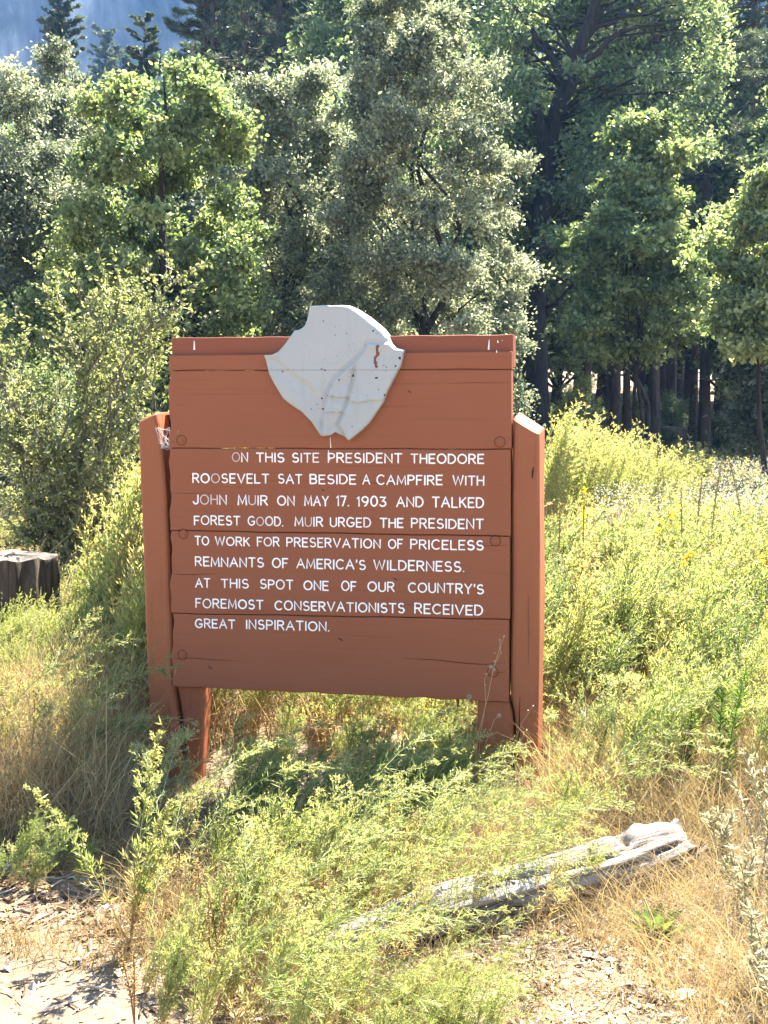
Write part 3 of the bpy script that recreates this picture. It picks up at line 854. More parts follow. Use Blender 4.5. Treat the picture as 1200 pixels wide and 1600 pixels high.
    rd, _ = seg_dist(P, [(925, 392), (922, 430), (928, 450), (905, 480), (908, 510), (918, 545)])
    tint[rd < 10] = 1.0
    uz = np.array([sp(400 + p[0] / 4.8, 460 + p[1] / 4.8) for p in P])
    h = 24 + (h - 24) * 1.45
    V = np.stack([uz[:, 0], -h / 1000, uz[:, 1]], -1)
    mb = MB()
    mb.add(V, [faces[:, ::-1]], tint)
    # sides
    loop = np.arange(n0)
    back = V[:n0].copy(); yb = np.where(P[:n0, 1] < 440, .058, .012); back[:, 1] = yb
    mb2V = np.concatenate([V[:n0], back])
    q = np.stack([loop, np.roll(loop, -1), np.roll(loop, -1) + n0, loop + n0], -1)
    mb.add(mb2V, [q], 0)
    up = np.where(P[:n0, 1] < 470)[0]
    o = mb.build("mountain_relief", M['relief'], root, smooth=True)
    # closed back of the part that stands above the boards
    mbb = MB()
    topo = [tuple(p) for p in OUTL if p[1] < 470]
    k0 = [sp(400 + x / 4.8, 460 + y / 4.8) for x, y in topo]
    mbb.add(np.array([(u, .058, z) for u, z in k0]), [np.arange(len(k0))[None]], 0)
    mbb.build("relief_back", M['relief'], root)
    me = o.data
    me.polygons.foreach_set("use_smooth", np.array([True] * len(faces) + [False] * n0))
    return o

sign = build_sign()

# cobweb in the gap of the split post
def cobweb():
    rng = np.random.RandomState(4)
    Q = []; 
    a = [sp(x, y) for x, y in ((244, 668), (252, 700), (262, 668), (265, 690), (247, 690), (263, 700), (278, 672))]
    mb = MB()
    P = []
    for i in range(70):
        p = a[rng.randint(6)]; q = a[rng.randint(7)]
        if p == q: continue
        p = np.array([p[0], rng.uniform(.012, .03), p[1]]) + rng.normal(0, .004, 3); q = np.array([q[0], rng.uniform(.0, .02), q[1]]) + rng.normal(0, .004, 3)
        m = (p + q) / 2 + np.array([0, .006, -.006])
        P.append([p, m, q])
    P = np.array(P)
    tubes(mb, P, np.full(P.shape[:2], .00028), 3, .5)
    o = mb.build("cobweb", M['web'])
    o.location = (SX, SY, 0); o.rotation_euler = (0, 0, -YAW)
    tag(o, "white cobweb stretched across the gap at the top of the split post", "cobweb")
cobweb()
# ------------------------------------------------------------------ herbs
def stem_curve(n, H, a0, a1, rng, az=0.0, wig=.05):
    """stem of length H that starts a0 and ends a1 from the vertical, bending towards azimuth az"""
    t = np.linspace(0, 1, n)
    ang = a0 + (a1 - a0) * t ** 1.3 + np.cumsum(rng.normal(0, wig, n)) * .3
    azz = az + np.cumsum(rng.normal(0, wig, n)) * 1.2
    d = np.stack([np.sin(ang) * np.cos(azz), np.sin(ang) * np.sin(azz), np.cos(ang)], -1)
    p = np.concatenate([[np.zeros(3)], np.cumsum((d[:-1] + d[1:]) / 2 * H / (n - 1), 0)])
    return p

def along(P, t):
    """points and tangents on polylines P (n,m,3) at parameters t (n,k)"""
    n, m, _ = P.shape
    x = np.clip(t, 0, 1) * (m - 1); i = np.minimum(x.astype(int), m - 2); f = (x - i)[..., None]
    r = np.arange(n)[:, None]
    a, b = P[r, i], P[r, i + 1]
    return a * (1 - f) + b * f, nz(b - a)

def mugwort(mb, rng, H=.8, a0=.1, a1=.6, az=0.0, nb=24, lpb=14, L=.034, W=.0055, nst=1, base=(0, 0, 0), dead=.35, tip=.62, g=.36, plume=1.0, buds=8, lod=1.0, stem_r=.0028):
    base = np.array(base, float)
    for s in range(nst):
        Hs = H * rng.uniform(.75, 1.08); m = 9
        P = stem_curve(m, Hs, a0 * rng.uniform(.4, 1.6), a1 * rng.uniform(.7, 1.3), rng, az + rng.normal(0, .5)) + base + np.array([rng.normal(0, .025), rng.normal(0, .025), 0]) * (nst > 1)
        tt = np.linspace(0, 1, m)
        tubes(mb, P, stem_r * (1 - .75 * tt), 4, np.interp(tt, [0, dead, .7, 1], [.95, .7, .3, .1])[None], 1)
        # side branches
        bt = np.sort(rng.uniform(dead * .8, .97, nb)); bt[-3:] = rng.uniform(.85, .99, 3)
        bp, btan = along(P[None], bt[None]); bp, btan = bp[0], btan[0]
        phi = np.arange(nb) * 2.4 + rng.rand() * 6 + rng.normal(0, .4, nb)
        ex = nz(np.cross(btan, [0.3, .2, 1.0] + np.zeros(3))); ey = np.cross(btan, ex)
        rad = ex * np.cos(phi)[:, None] + ey * np.sin(phi)[:, None]
        up = rng.uniform(1.0, 2.2, nb)[:, None]
        d0 = nz(btan * up + rad)
        BL = Hs * plume * np.interp(bt, [0, dead, .5, .8, 1], [.12, .20, .28, .18, .07]) * rng.uniform(.55, 1.25, nb)
        mm = 5; q = np.linspace(0, 1, mm)
        BP = bp[:, None, :] + d0[:, None, :] * (BL[:, None] * q)[..., None]
        BP[..., 2] += (BL[:, None] * (.22 * q ** 2 * np.sin(phi * 3)[:, None]))
        BP += np.cumsum(rng.normal(0, .03, (nb, mm, 3)), 1) * BL[:, None, None] * (q > 0)[None, :, None]
        tubes(mb, BP, np.full((nb, mm), stem_r * .45) * (1 - .6 * q), 3, np.repeat(np.interp(bt, [0, .5, 1], [.6, .3, .15]), 1), 1)
        # leaves on the branches
        n = nb * lpb
        lt = rng.uniform(.05, 1, (nb, lpb))
        lp, lta = along(BP, lt); lp = lp.reshape(-1, 3); lta = lta.reshape(-1, 3)
        dirs = nz(lta * rng.uniform(.8, 1.7, (n, 1)) + rnd_unit(rng, n) * .8 + np.array([0, 0, .05]))
        bts = np.repeat(bt, lpb)
        tint = np.clip(np.interp(bts, [0, dead, dead + .15, 1], [.98, .80, g, tip]) + rng.normal(0, .09, n) + .10 * (lt.ravel() - .5), 0, 1)
        LL = L * np.interp(bts, [0, .5, 1], [1.15, 1.1, .6]) * rng.uniform(.5, 1.3, n) * (1.15 - .45 * lt.ravel())
        leaves(mb, lp, dirs, nz(rnd_unit(rng, n) + np.array([0, 0, .8])), LL, W * rng.uniform(.6, 1.3, n), tint, 0)
        # leaves on the main stem
        n2 = int(26 * lod)
        lt = rng.uniform(dead * .5, 1, (1, n2)); lp, lta = along(P[None], lt)
        dirs = nz(lta[0] * .7 + rnd_unit(rng, n2))
        tint = np.clip(np.interp(lt[0], [0, dead, dead + .15, 1], [.98, .85, g, tip]) + rng.normal(0, .08, n2), 0, 1)
        leaves(mb, lp[0], dirs, rnd_unit(rng, n2), L * 1.3 * rng.uniform(.5, 1.3, n2), W * 1.2, tint, 0)
        # dry hanging leaves low on the stem
        n3 = int(18 * lod * (dead > .1))
        if n3:
            lt = rng.uniform(.02, dead, (1, n3)); lp, lta = along(P[None], lt)
            dirs = nz(rnd_unit(rng, n3) + np.array([0, 0, -.7]))
            leaves(mb, lp[0], dirs, rnd_unit(rng, n3), L * 1.4 * rng.uniform(.5, 1.3, n3), W * 1.3, np.clip(rng.normal(.9, .07, n3), .78, 1), 0)
        # flower buds
        if buds:
            k_ = nb * buds
            lt = rng.uniform(.35, 1.02, (nb, buds)); lp, lta = along(BP, lt); lp = lp.reshape(-1, 3)
            keep = np.repeat(bt, buds) > .55; lp = lp[keep]; k_ = len(lp)
            leaves(mb, lp + rng.normal(0, .002, (k_, 3)), rnd_unit(rng, k_), rnd_unit(rng, k_), .0075 * rng.uniform(.7, 1.5, k_), .0062, np.clip(rng.normal(tip + .08, .06, k_), 0, .78), 0, wide=.5)

def grass_blades(mb, P, rng, h0=.15, h1=.45, w=.0028, lean=.5, az=None, tint=(.2, .9), seg=3):
    n = len(P)
    H = rng.uniform(h0, h1, n); a = rng.uniform(0, 2 * PI, n) if az is None else az + rng.normal(0, .8, n)
    le = np.abs(rng.normal(lean, lean * .5, n))
    D = np.stack([np.cos(a), np.sin(a), np.zeros(n)], -1); S = np.stack([-np.sin(a + 1.3), np.cos(a + 1.3), np.zeros(n)], -1)
    q = np.linspace(0, 1, seg + 1)
    pts = P[:, None, :] + D[:, None, :] * (H[:, None] * le[:, None] * q ** 2)[..., None] + np.array([0, 0, 1.0]) * (H[:, None] * (q - .25 * np.minimum(le, 1.4)[:, None] * q ** 2))[..., None]
    ww = w * rng.uniform(.6, 1.4, n)[:, None] * (1 - .9 * q ** 1.5)
    Lh = pts + S[:, None, :] * ww[..., None]; Rh = pts - S[:, None, :] * ww[..., None]
    V = np.stack([Lh, Rh], 2)            # n, seg+1, 2, 3
    i = np.arange(n * (seg + 1) * 2).reshape(n, seg + 1, 2)
    f = np.stack([i[:, :-1, 0], i[:, :-1, 1], i[:, 1:, 1], i[:, 1:, 0]], -1).reshape(-1, 4)
    mb.add(V.reshape(-1, 3), [f], np.repeat(rng.uniform(*tint, n), (seg + 1) * 2), 0)

def gz(x, y): return float(ground_z(np.array([x]), np.array([y]))[0])

HM = [M['herb'], M['stem']]

# templates shared by the single plants near the sign
def template(seed, **kw):
    rng = np.random.RandomState(seed); mb = MB(); mugwort(mb, rng, **kw); return mb

T_UP = [template(20 + i, H=.62, a0=.10, a1=.55, nst=4, nb=24, lpb=13, L=.036, W=.0042, buds=6, tip=.66) for i in range(3)]
T_ARC = [template(30 + i, H=.95, a0=.40, a1=1.75, nst=3, nb=22, lpb=13, L=.038, W=.0042, buds=4, dead=.28, plume=.75, tip=.64) for i in range(3)]
T_PLUME = [template(35 + i, H=1.05, a0=.30, a1=1.45 + .35 * i, nst=2, nb=34, lpb=9, L=.032, W=.0040, buds=9, dead=.30, plume=.42, tip=.66, g=.40) for i in range(4)]
T_DRY = [template(45 + i, H=.6, a0=.15, a1=.8, nst=3, nb=18, lpb=7, L=.028, W=.004, buds=2, dead=.95, tip=.86, g=.84, plume=.7) for i in range(2)]
T_GREEN = [template(40 + i, H=.55, a0=.15, a1=.9, nst=4, nb=22, lpb=16, buds=0, L=.036, W=.0042, dead=.2, tip=.48, g=.34) for i in range(2)]
T_YEL = [template(50 + i, H=.55, a0=.12, a1=.55, nst=4, nb=26, lpb=11, L=.032, W=.0042, buds=12, dead=.22, tip=.68, g=.54, plume=.7) for i in range(2)]
ME = {}
for nm, lst in (("up", T_UP), ("plume", T_PLUME), ("dry", T_DRY), ("arc", T_ARC), ("green", T_GREEN), ("yel", T_YEL)):
    ME[nm] = [t.mesh("mugwort_" + nm, HM) for t in lst]

LBL = {
    "up": ("upright feathery green weed with straw coloured lower stems among the weeds round the sign", "upright feathery weeds round the sign"),
    "arc": ("arching feathery weed bowing over the ground in front of and beside the sign", "arching feathery weeds round the sign"),
    "plume": ("long feathery plume of a weed arching towards the right over the lower weeds", "long feathery plumes round the sign"),
    "dry": ("dried brown weed with bare thin stems among the green ones round the sign", "dried brown weeds round the sign"),
    "green": ("low dark green narrow-leaved weed in the shade below the sign", "low green weeds in the shade below the sign"),
    "yel": ("bright yellow-green budding weed in the sunny front of the weeds", "yellow-green budding weeds in front of the sign"),
}
prng = np.random.RandomState(77)
def plant(kind, x, y, s=1.0, az=0.0, var=None, label=None):
    ms = ME[kind]
    me = ms[(var if var is not None else prng.randint(len(ms))) % len(ms)]
    o = bpy.data.objects.new("mugwort", me); COL.objects.link(o)
    o.location = (x, y, gz(x, y) - .01); o.scale = (s, s, s * prng.uniform(.92, 1.08)); o.rotation_euler = (0, 0, az)
    lb, gr = LBL[kind]
    if label: tag(o, label, "weed")
    else: tag(o, lb, "weed", gr)
    return o

# --- plants in front of the sign: root pixel, kind, size, azimuth (0 = bends to the right, -pi/2 = towards the camera)
FRONT = []
def fr(kind, px, py, s, az): 
    p = gp(px, py)
    if 700 < px < 920 and py < 1310: s *= .36
    elif px < 230 and 1200 < py < 1235: s *= .6; p = gp(px - 70, py)
    elif py < 1410 and 230 < px < 860: s *= .62
    elif 480 < px < 860 and py > 1512 - (px - 505) * .287: s *= .48
    elif py < 1700 and px < 800: s *= .82
    FRONT.append((kind, p[0], p[1], s, az))
# centre mass, roots between the posts and the log
for px, py, k, s, az in (
    (330, 1400, 'up', .85, .4), (365, 1455, 'yel', .9, .3), (405, 1420, 'up', .95, .2), (440, 1390, 'arc', .85, .1), (470, 1450, 'yel', 1.0, .5),
    (500, 1410, 'arc', .95, .2), (520, 1350, 'arc', .9, -.1), (560, 1395, 'yel', .9, .3), (590, 1340, 'arc', 1.0, .2), (610, 1400, 'up', .7, .6),
    (420, 1330, 'green', 1.0, .4), (480, 1310, 'green', 1.1, .1), (560, 1290, 'green', 1.1, .3), (620, 1290, 'green', 1.0, -.3), (680, 1280, 'green', .95, .2),
    (640, 1350, 'arc', .9, -.2), (700, 1320, 'arc', .95, .1), (740, 1300, 'up', .8, .4), (760, 1350, 'arc', .75, .0), (690, 1380, 'yel', .7, .3),
    (350, 1330, 'green', .75, .8), (390, 1290, 'up', .8, .7), (455, 1270, 'up', .8, .4),
    (380, 1500, 'up', .75, .9), (430, 1520, 'arc', .7, .5), (480, 1540, 'yel', .7, .2), (540, 1560, 'yel', .75, -.3), (600, 1570, 'arc', .7, -.2),
    (350, 1570, 'green', .7, .3), (420, 1600, 'yel', .75, .3), (500, 1620, 'yel', .8, .1), (580, 1640, 'arc', .8, .0), (660, 1600, 'arc', .7, -.4),
    (300, 1640, 'yel', .7, .2), (690, 1650, 'yel', .7, -.2), (450, 1680, 'yel', .8, .3), (560, 1700, 'yel', .8, .0), (250, 1600, 'green', .55, .4),
    (235, 1540, 'green', .5, .0), (300, 1500, 'green', .6, 1.0),
    # over and around the log
    (800, 1360, 'arc', .8, -.7), (840, 1330, 'arc', .8, -.5), (760, 1410, 'arc', .75, -.6), (870, 1330, 'up', .6, -.2), (720, 1440, 'arc', .7, -.4),
    (700, 1490, 'yel', .6, .1), (740, 1530, 'arc', .55, -.3), (900, 1310, 'arc', .8, -.2), (830, 1420, 'arc', .6, -.9), (910, 1400, 'up', .4, -.4),
    # below and beside the posts
    (860, 1260, 'up', .9, .4), (890, 1240, 'arc', .95, .3), (930, 1260, 'up', .9, .2), (820, 1275, 'arc', .85, 2.6), (790, 1290, 'arc', .9, 2.9),
    (980, 1270, 'up', .85, .5), (1030, 1260, 'up', .95, .4), (960, 1210, 'arc', 1.0, .4), (1010, 1210, 'up', 1.0, .3), (1080, 1220, 'up', .95, .3),
    (880, 1200, 'up', 1.0, .4), (1140, 1220, 'up', 1.0, .2), (1180, 1260, 'up', .9, .2),
    # left of the sign
    (150, 1225, 'arc', 1.0, .1), (120, 1260, 'arc', .85, .0), (185, 1215, 'arc', .9, -.2), (60, 1380, 'green', .65, .3), (20, 1370, 'green', .6, .6), (110, 1350, 'green', .5, 2.0),
    (70, 1240, 'arc', .9, .2), (10, 1230, 'up', .9, .4), (30, 1180, 'arc', 1.0, .2)):
    fr(k, px, py, s, az)
frn = np.random.RandomState(5)
for i in range(48):
    px, py = frn.uniform(215, 760), frn.uniform(1290, 1690)
    kk = ('arc', 'arc', 'yel', 'arc', 'up')[frn.randint(5)]
    if px < 330 and py < 1480: continue
    if abs(py - (1512 - (px - 505) * .287)) < 28 and px > 500: continue
    fr(kk, px, py, frn.uniform(.55, .95), frn.normal(.1, .5))
for i in range(60):
    px, py = frn.uniform(370, 745), frn.uniform(1195, 1300)
    fr(('arc', 'green', 'up')[frn.randint(3)], px, py, frn.uniform(.65, 1.0), frn.normal(.1, .5))
for i in range(46):
    px, py = frn.uniform(225, 700), frn.uniform(1300, 1640)
    if py > 1500 and px > 480: continue
    p = gp(px, py); FRONT.append(('plume', p[0], p[1], frn.uniform(.45, .78) * (.8 if px > 520 else 1), frn.normal(.05, .5)))
for i in range(34):
    px, py = frn.uniform(200, 900), frn.uniform(1280, 1600)
    p = gp(px, py); FRONT.append(('dry', p[0], p[1], frn.uniform(.35, .6), frn.normal(.1, 1.0)))
for i in range(16):
    px, py = frn.uniform(850, 1120), frn.uniform(1210, 1300)
    p = gp(px, py); FRONT.append(('plume', p[0], p[1], frn.uniform(.55, .85), frn.normal(.2, .6)))
for i in range(14):
    px, py = frn.uniform(-60, 80), frn.uniform(1180, 1270)
    p = gp(px, py); FRONT.append((('plume', 'dry')[i % 2], p[0], p[1], frn.uniform(.6, .9), frn.normal(.1, .5)))
for i in range(14):
    px, py = frn.uniform(-40, 125), frn.uniform(1325, 1400)
    p = gp(px, py); FRONT.append((('green', 'dry', 'green', 'plume')[i % 4], p[0], p[1], frn.uniform(.18, .36), frn.normal(.1, 1.0)))
for i in range(26):
    px, py = frn.uniform(520, 770), frn.uniform(1540, 1680)
    p = gp(px, py); FRONT.append((('arc', 'yel', 'plume', 'up')[i % 4], p[0], p[1], frn.uniform(.22, .36), frn.normal(.1, .6)))
for a in FRONT: plant(*a)

# the tall budding plant standing alone in front of the left post
mb = MB(); rng = np.random.RandomState(8)
for (a0, a1, az, H) in ((.05, .30, .25, .66), (-.25, -.75, .1, .52), (.22, .55, .2, .50), (.12, .95, .35, .42)):
    mugwort(mb, rng, H=H, a0=a0, a1=a1, az=az, nb=32, lpb=9, L=.03, W=.005, nst=1, dead=.3, tip=.64, g=.46, plume=.38, buds=22)
o = mb.build("mugwort", HM); p = gp(203, 1478); o.location = (p[0], p[1], gz(p[0], p[1]))
tag(o, "tall yellow-green weed with several bud spikes standing alone before the left post", "weed")

# long spray that hangs across the left post
mb = MB(); rng = np.random.RandomState(9)
for i, (H, a1) in enumerate(((.80, 1.75), (.92, 1.85))):
    mugwort(mb, rng, H=H, a0=.45, a1=a1, az=.02 - .1 * i, nb=34, lpb=16, L=.03, W=.0042, dead=.42, tip=.34, g=.26, plume=.62, buds=2)
o = mb.build("mugwort", HM); p = at(60, 1260, 4.95); o.location = (p[0], p[1], gz(p[0], p[1]))
tag(o, "grey-green feathery spray bowing across the lower part of the split left post", "weed")

# --- thicket of the meadow, left mound and the growth behind the sign: uncountable, one object
LOD0 = [template(60 + i, H=.75, a0=.25, a1=.95, nst=2, nb=24, lpb=14, buds=8, L=.030, W=.0048, dead=.4) for i in range(4)]
LOD1 = [template(70 + i, H=.75, a0=.25, a1=.95, nst=2, nb=16, lpb=9, buds=4, L=.045, W=.011, dead=.33, lod=.5, stem_r=.0035) for i in range(4)]
LOD2 = [template(80 + i, H=.75, a0=.25, a1=.95, nst=2, nb=11, lpb=6, buds=0, L=.07, W=.024, dead=.25, lod=.4, stem_r=.005) for i in range(4)]
LODP = [template(90 + i, H=1.3, a0=.08, a1=.55, nst=2, nb=34, lpb=10, buds=3, L=.05, W=.011, dead=.2, tip=.68, g=.5, plume=.55, stem_r=.004).arrays() for i in range(3)]
LOD0, LOD1, LOD2 = ([t.arrays() for t in L_] for L_ in (LOD0, LOD1, LOD2))

def in_front_of_sign(x, y):
    # nothing rooted inside the posts or pushing through the board
    dx, dy = x - SX, y - SY
    u = dx * math.cos(YAW) - dy * math.sin(YAW); w = dx * math.sin(YAW) + dy * math.cos(YAW)
    return u, w

mass = MB(); rng = np.random.RandomState(15)
def put(lods, x, y, s, az, tadd=0.0, sz=None):
    arr = lods[rng.randint(len(lods))]
    Mx = xf((x, y, gz(x, y) - .01), az, s)
    if sz: Mx[:3, 2] *= sz
    mass.inst(arr, Mx, tadd)
# left mound against the post
n = 0
while n < 230:
    x = rng.uniform(-2.6, -.78); y = rng.uniform(5.3, 8.2)
    u, w = in_front_of_sign(x, y)
    if w < .36: continue
    pxx = 600 + x / y * F
    if pxx < -60 or pxx > 330: continue
    hgt = np.interp(pxx, [-60, 60, 140, 225, 330], [.38, .55, 1.0, 1.55, 1.3]) * np.interp(y, [5.3, 5.9, 6.8, 8.2], [.48, .72, .98, 1.08])
    tall = hgt > .95
    put(LODP if tall else LOD0, x, y, hgt / (1.12 if tall else .72) * rng.uniform(.8, 1.05), rng.normal(.1, .35), rng.normal(.08, .07)); n += 1
for i in range(95):
    y = rng.uniform(6.4, 7.4); px_ = rng.uniform(-40, 110); x = (px_ - 600) / F * y
    put(LOD0, x, y, np.interp(y, [6.4, 7.4], [.62, .70]) * rng.uniform(.7, 1.1), rng.normal(.2, .5), .03)
for i in range(30):
    x = rng.uniform(-1.9, -1.15); y = rng.uniform(4.5, 6.0)
    put(LOD0, x, y, rng.uniform(.45, .75), rng.normal(.3, 1.0), rng.uniform(.3, .5))
for i in range(16):
    p = gp(rng.uniform(215, 345), rng.uniform(1240, 1300)); put(LOD0, p[0], p[1], rng.uniform(.10, .17), rng.normal(.3, 1.0), rng.uniform(-.1, .4))
# below and behind the board
n = 0
while n < 240:
    x = rng.uniform(-.9, .7); y = rng.uniform(5.45, 7.4)
    u, w = in_front_of_sign(x, y)
    if w < .36: continue
    put(LOD0, x, y, rng.uniform(.55, .9), rng.normal(.1, .7), rng.normal(-.03, .06)); n += 1
# right side, near
n = 0
while n < 430:
    y = 5.5 + 6.5 * rng.rand() ** .8; x = rng.uniform(.30, .36 * y)
    u, w = in_front_of_sign(x, y)
    if w < .34: continue
    if vnoise(x * .7 + 1, y * .7) < .22: continue
    put(LOD0 if y < 7.5 else LOD1, x, y, rng.uniform(.75, 1.2), rng.normal(.15, .35), rng.normal(.03, .09) - .12 * (vnoise(x * 1.6, y * 1.6 + 4) > .62)); n += 1
for i in range(70):
    y = rng.uniform(5.7, 9.5); px_ = rng.uniform(855, 1230); x = (px_ - 600) / F * y
    put(LODP, x, y, rng.uniform(.5, .78), rng.normal(.1, .35), rng.normal(.02, .06))
# left, farther, and right, farther
n = 0
while n < 1500:
    y = 10 + 24 * rng.rand() ** .75; x = rng.uniform(-.42 * y, .42 * y)
    px_ = 600 + F * x / y
    if 240 < px_ < 790 and y < 26: continue
    zone = vnoise(x * .35 + 4, y * .22 + 2)
    if px_ < 240 and rng.rand() < .35: continue
    put(LOD2 if y > 16 else LOD1, x, y, rng.uniform(.55, 1.0) * (1 if y < 20 else 1.1), rng.normal(.15, .4), rng.normal(.04, .05) + .16 * (zone > .6)); n += 1
# tall light green clump right of the sign at the meadow's end
for i in range(150):
    px_ = 850 + 250 * rng.rand() ** 1.5; y = rng.uniform(15, 19)
    x = (px_ - 600) / F * y
    put(LODP, x, y, np.interp(px_, [850, 900, 1000, 1100], [1.35, 1.15, 1.0, .8]) * rng.uniform(.75, 1.05), rng.normal(.1, .4), .06)
tag(mass.build("meadow_weeds", HM), kind="stuff")

# dry grass: straw-coloured blades below and between the weeds
dg = MB(); rng = np.random.RandomState(16)
def scatter(n, fx, fy, ok=None):
    x = fx(n); y = fy(n)
    if ok is not None:
        m = ok(x, y); x, y = x[m], y[m]
    return np.stack([x, y, ground_z(x, y)], -1)
U = rng.uniform
keep_out = lambda x, y: ~((np.abs((x - SX) * math.cos(YAW) - (y - SY) * math.sin(YAW)) < .86) & (np.abs((x - SX) * math.sin(YAW) + (y - SY) * math.cos(YAW) - .13) < .14))
pxf = lambda x, y: 600 + x / y * F
# tall straw left of the sign
P = scatter(6200, lambda n: U(-1.75, -.80, n), lambda n: U(4.35, 6.2, n), lambda x, y: keep_out(x, y) & (vnoise(x * 3, y * 3) > .25) & ~((pxf(x, y) > 185) & (y < 5.45)))
grass_blades(dg, P[::2], rng, .22, .62, .0020, .45, None, (.05, .95)); grass_blades(dg, P[1::2], rng, .15, .50, .0018, 1.0, None, (.0, .8))
P = scatter(1500, lambda n: U(-1.05, -.45, n), lambda n: U(4.75, 5.4, n), keep_out)
grass_blades(dg, P, rng, .03, .10, .0014, .8, None, (.0, .7))
# behind and right of the sign
P = scatter(11000, lambda n: U(-.9, 2.6, n), lambda n: U(5.5, 8.5, n), lambda x, y: keep_out(x, y) & (x < .36 * y) & ((x > .55) | (rng.rand(len(x)) < .35)))
grass_blades(dg, P, rng, .15, .50, .0024, .45, None, (.1, .8))
P = scatter(5200, lambda n: U(.45, 1.7, n), lambda n: U(4.35, 5.6, n), lambda x, y: keep_out(x, y) & ~((pxf(x, y) < 862) & (y < 5.3)) & (vnoise(x * 3 + 2, y * 3) > .3))
grass_blades(dg, P, rng, .10, .42, .0020, .6, None, (.1, .9))
# foreground, short and bent
P = scatter(16000, lambda n: U(-.85, 1.25, n), lambda n: U(2.9, 4.9, n), lambda x, y: (vnoise(x * 3 + 2, y * 3) > .30) & (pxf(x, y) > 200 + 60 * np.sin(y * 9)) & ((y > 3.6) | (x > -.72)))
grass_blades(dg, P, rng, .05, .27, .0015, 1.0, None, (.1, .95))
P = scatter(9000, lambda n: U(-.2, 1.4, n), lambda n: U(2.85, 4.6, n), lambda x, y: (vnoise(x * 5 + 2, y * 5) > .25) & (pxf(x, y) > 520))
grass_blades(dg, P, rng, .03, .13, .0013, 1.4, None, (.0, 1.0))
P = scatter(3500, lambda n: U(-1.5, -.5, n), lambda n: U(3.35, 4.5, n), lambda x, y: (vnoise(x * 4, y * 4 + 5) > .5))
grass_blades(dg, P, rng, .04, .18, .0016, 1.0, None, (.0, .6))
# meadow beyond
P = scatter(26000, lambda n: U(-9, 13, n), lambda n: 8.5 + 26 * U(0, 1, n) ** .8, lambda x, y: (np.abs(x) < .42 * y) & ~((pxf(x, y) > 280) & (pxf(x, y) < 780)))
grass_blades(dg, P, rng, .25, .70, .006, .5, .2, (.25, 1.0), seg=2)
tag(dg.build("dry_grass", M['straw']), kind="stuff")

# pale fluffy seed heads of the far meadow band
fl = MB(); rng = np.random.RandomState(17)
P = scatter(42000, lambda n: U(2.0, 10.0, n), lambda n: U(11.5, 24, n), lambda x, y: (pxf(x, y) > 930) & (pxf(x, y) < 1260) & (vnoise(x * .5, y * .3 + 8) > .38))
P[:, 2] += U(.30, .72, len(P))
leaves(fl, P, rnd_unit(rng, len(P)), rnd_unit(rng, len(P)), U(.012, .03, len(P)), .014, U(.0, .7, len(P)), 0, wide=.5)
tag(fl.build("seed_fluff_undergrowth", M['fluff']), kind="stuff")

# leaf litter, bark flakes and pebbles on the ground
lt = MB(); rng = np.random.RandomState(18)
open_dirt = lambda x, y: (pxf(x, y) < 310) & (y < 3.62)
P = np.concatenate([scatter(4500, lambda n: U(-1.5, 1.5, n), lambda n: U(2.8, 5.2, n), lambda x, y: keep_out(x, y) & (~open_dirt(x, y) | (rng.rand(len(x)) < .6))), scatter(9000, lambda n: U(-.5, 1.5, n), lambda n: U(2.8, 4.4, n), lambda x, y: vnoise(x * 4, y * 4) > .2)])
P[:, 2] += .004
n = len(P)
a = U(0, 2 * PI, n)
D = np.stack([np.cos(a), np.sin(a), rng.normal(.05, .22, n)], -1); Un = nz(np.stack([rng.normal(0, .3, n), rng.normal(0, .3, n), np.ones(n)], -1))
sz = np.exp(rng.normal(-3.9, .5, n))
leaves(lt, P, D, Un, sz, sz * U(.2, .5, n), U(0, 1, n), 0, two=True)
# small twigs
nt = 1500
P = scatter(nt, lambda n: U(-1.5, 1.4, n), lambda n: U(2.8, 5.0, n), lambda x, y: ~open_dirt(x, y) | (rng.rand(len(x)) < .4)); nt = len(P); a = U(0, 2 * PI, nt); L = U(.03, .14, nt)
Q = np.stack([P, P + np.stack([np.cos(a), np.sin(a), U(-.02, .1, nt)], -1) * L[:, None] * .5, P + np.stack([np.cos(a + .2), np.sin(a + .2), U(0, .12, nt)], -1) * L[:, None]], 1)
Q[..., 2] += .006
tubes(lt, Q, np.full((nt, 3), .0016) * U(.6, 2.2, nt)[:, None], 4, U(0, 1, nt), 0)
k = NT("leaf_litter")
M['litter'] = k.end(k.pbr(k.ramp(k.attr(), [(0, (.08, .05, .03)), (.35, (.26, .18, .11)), (.7, (.46, .36, .24)), (1, (.60, .53, .42))]), .85, .2))
tag(lt.build("leaf_litter", M['litter']), kind="stuff")
# bark and twig debris, toned dark in place of shade below the straw
P = scatter(2600, lambda n: U(-1.35, -.45, n), lambda n: U(3.55, 4.4, n), lambda x, y: vnoise(x * 5 + 1, y * 5) > .25); n = len(P); P[:, 2] += .006
a = U(0, 2 * PI, n); D = np.stack([np.cos(a), np.sin(a), rng.normal(.05, .2, n)], -1); sz = np.exp(rng.normal(-3.5, .5, n))
db = MB(); leaves(db, P, D, nz(np.stack([rng.normal(0, .3, n), rng.normal(0, .3, n), np.ones(n)], -1)), sz, sz * U(.12, .4, n), U(0, .45, n), 0, two=True)
tag(db.build("shade_bark_litter", M['litter']), kind="stuff")
pb = MB()
P = scatter(2600, lambda n: U(-1.4, 1.3, n), lambda n: U(2.8, 4.4, n)); n = len(P)
sz = np.exp(rng.normal(-5.4, .45, n))
oct_ = np.array([[1, 0, 0], [0, 1, 0], [-1, 0, 0], [0, -1, 0], [0, 0, .7], [0, 0, -.7]], float)
jit = oct_[None] * (1 + rng.normal(0, .25, (n, 6, 1)))
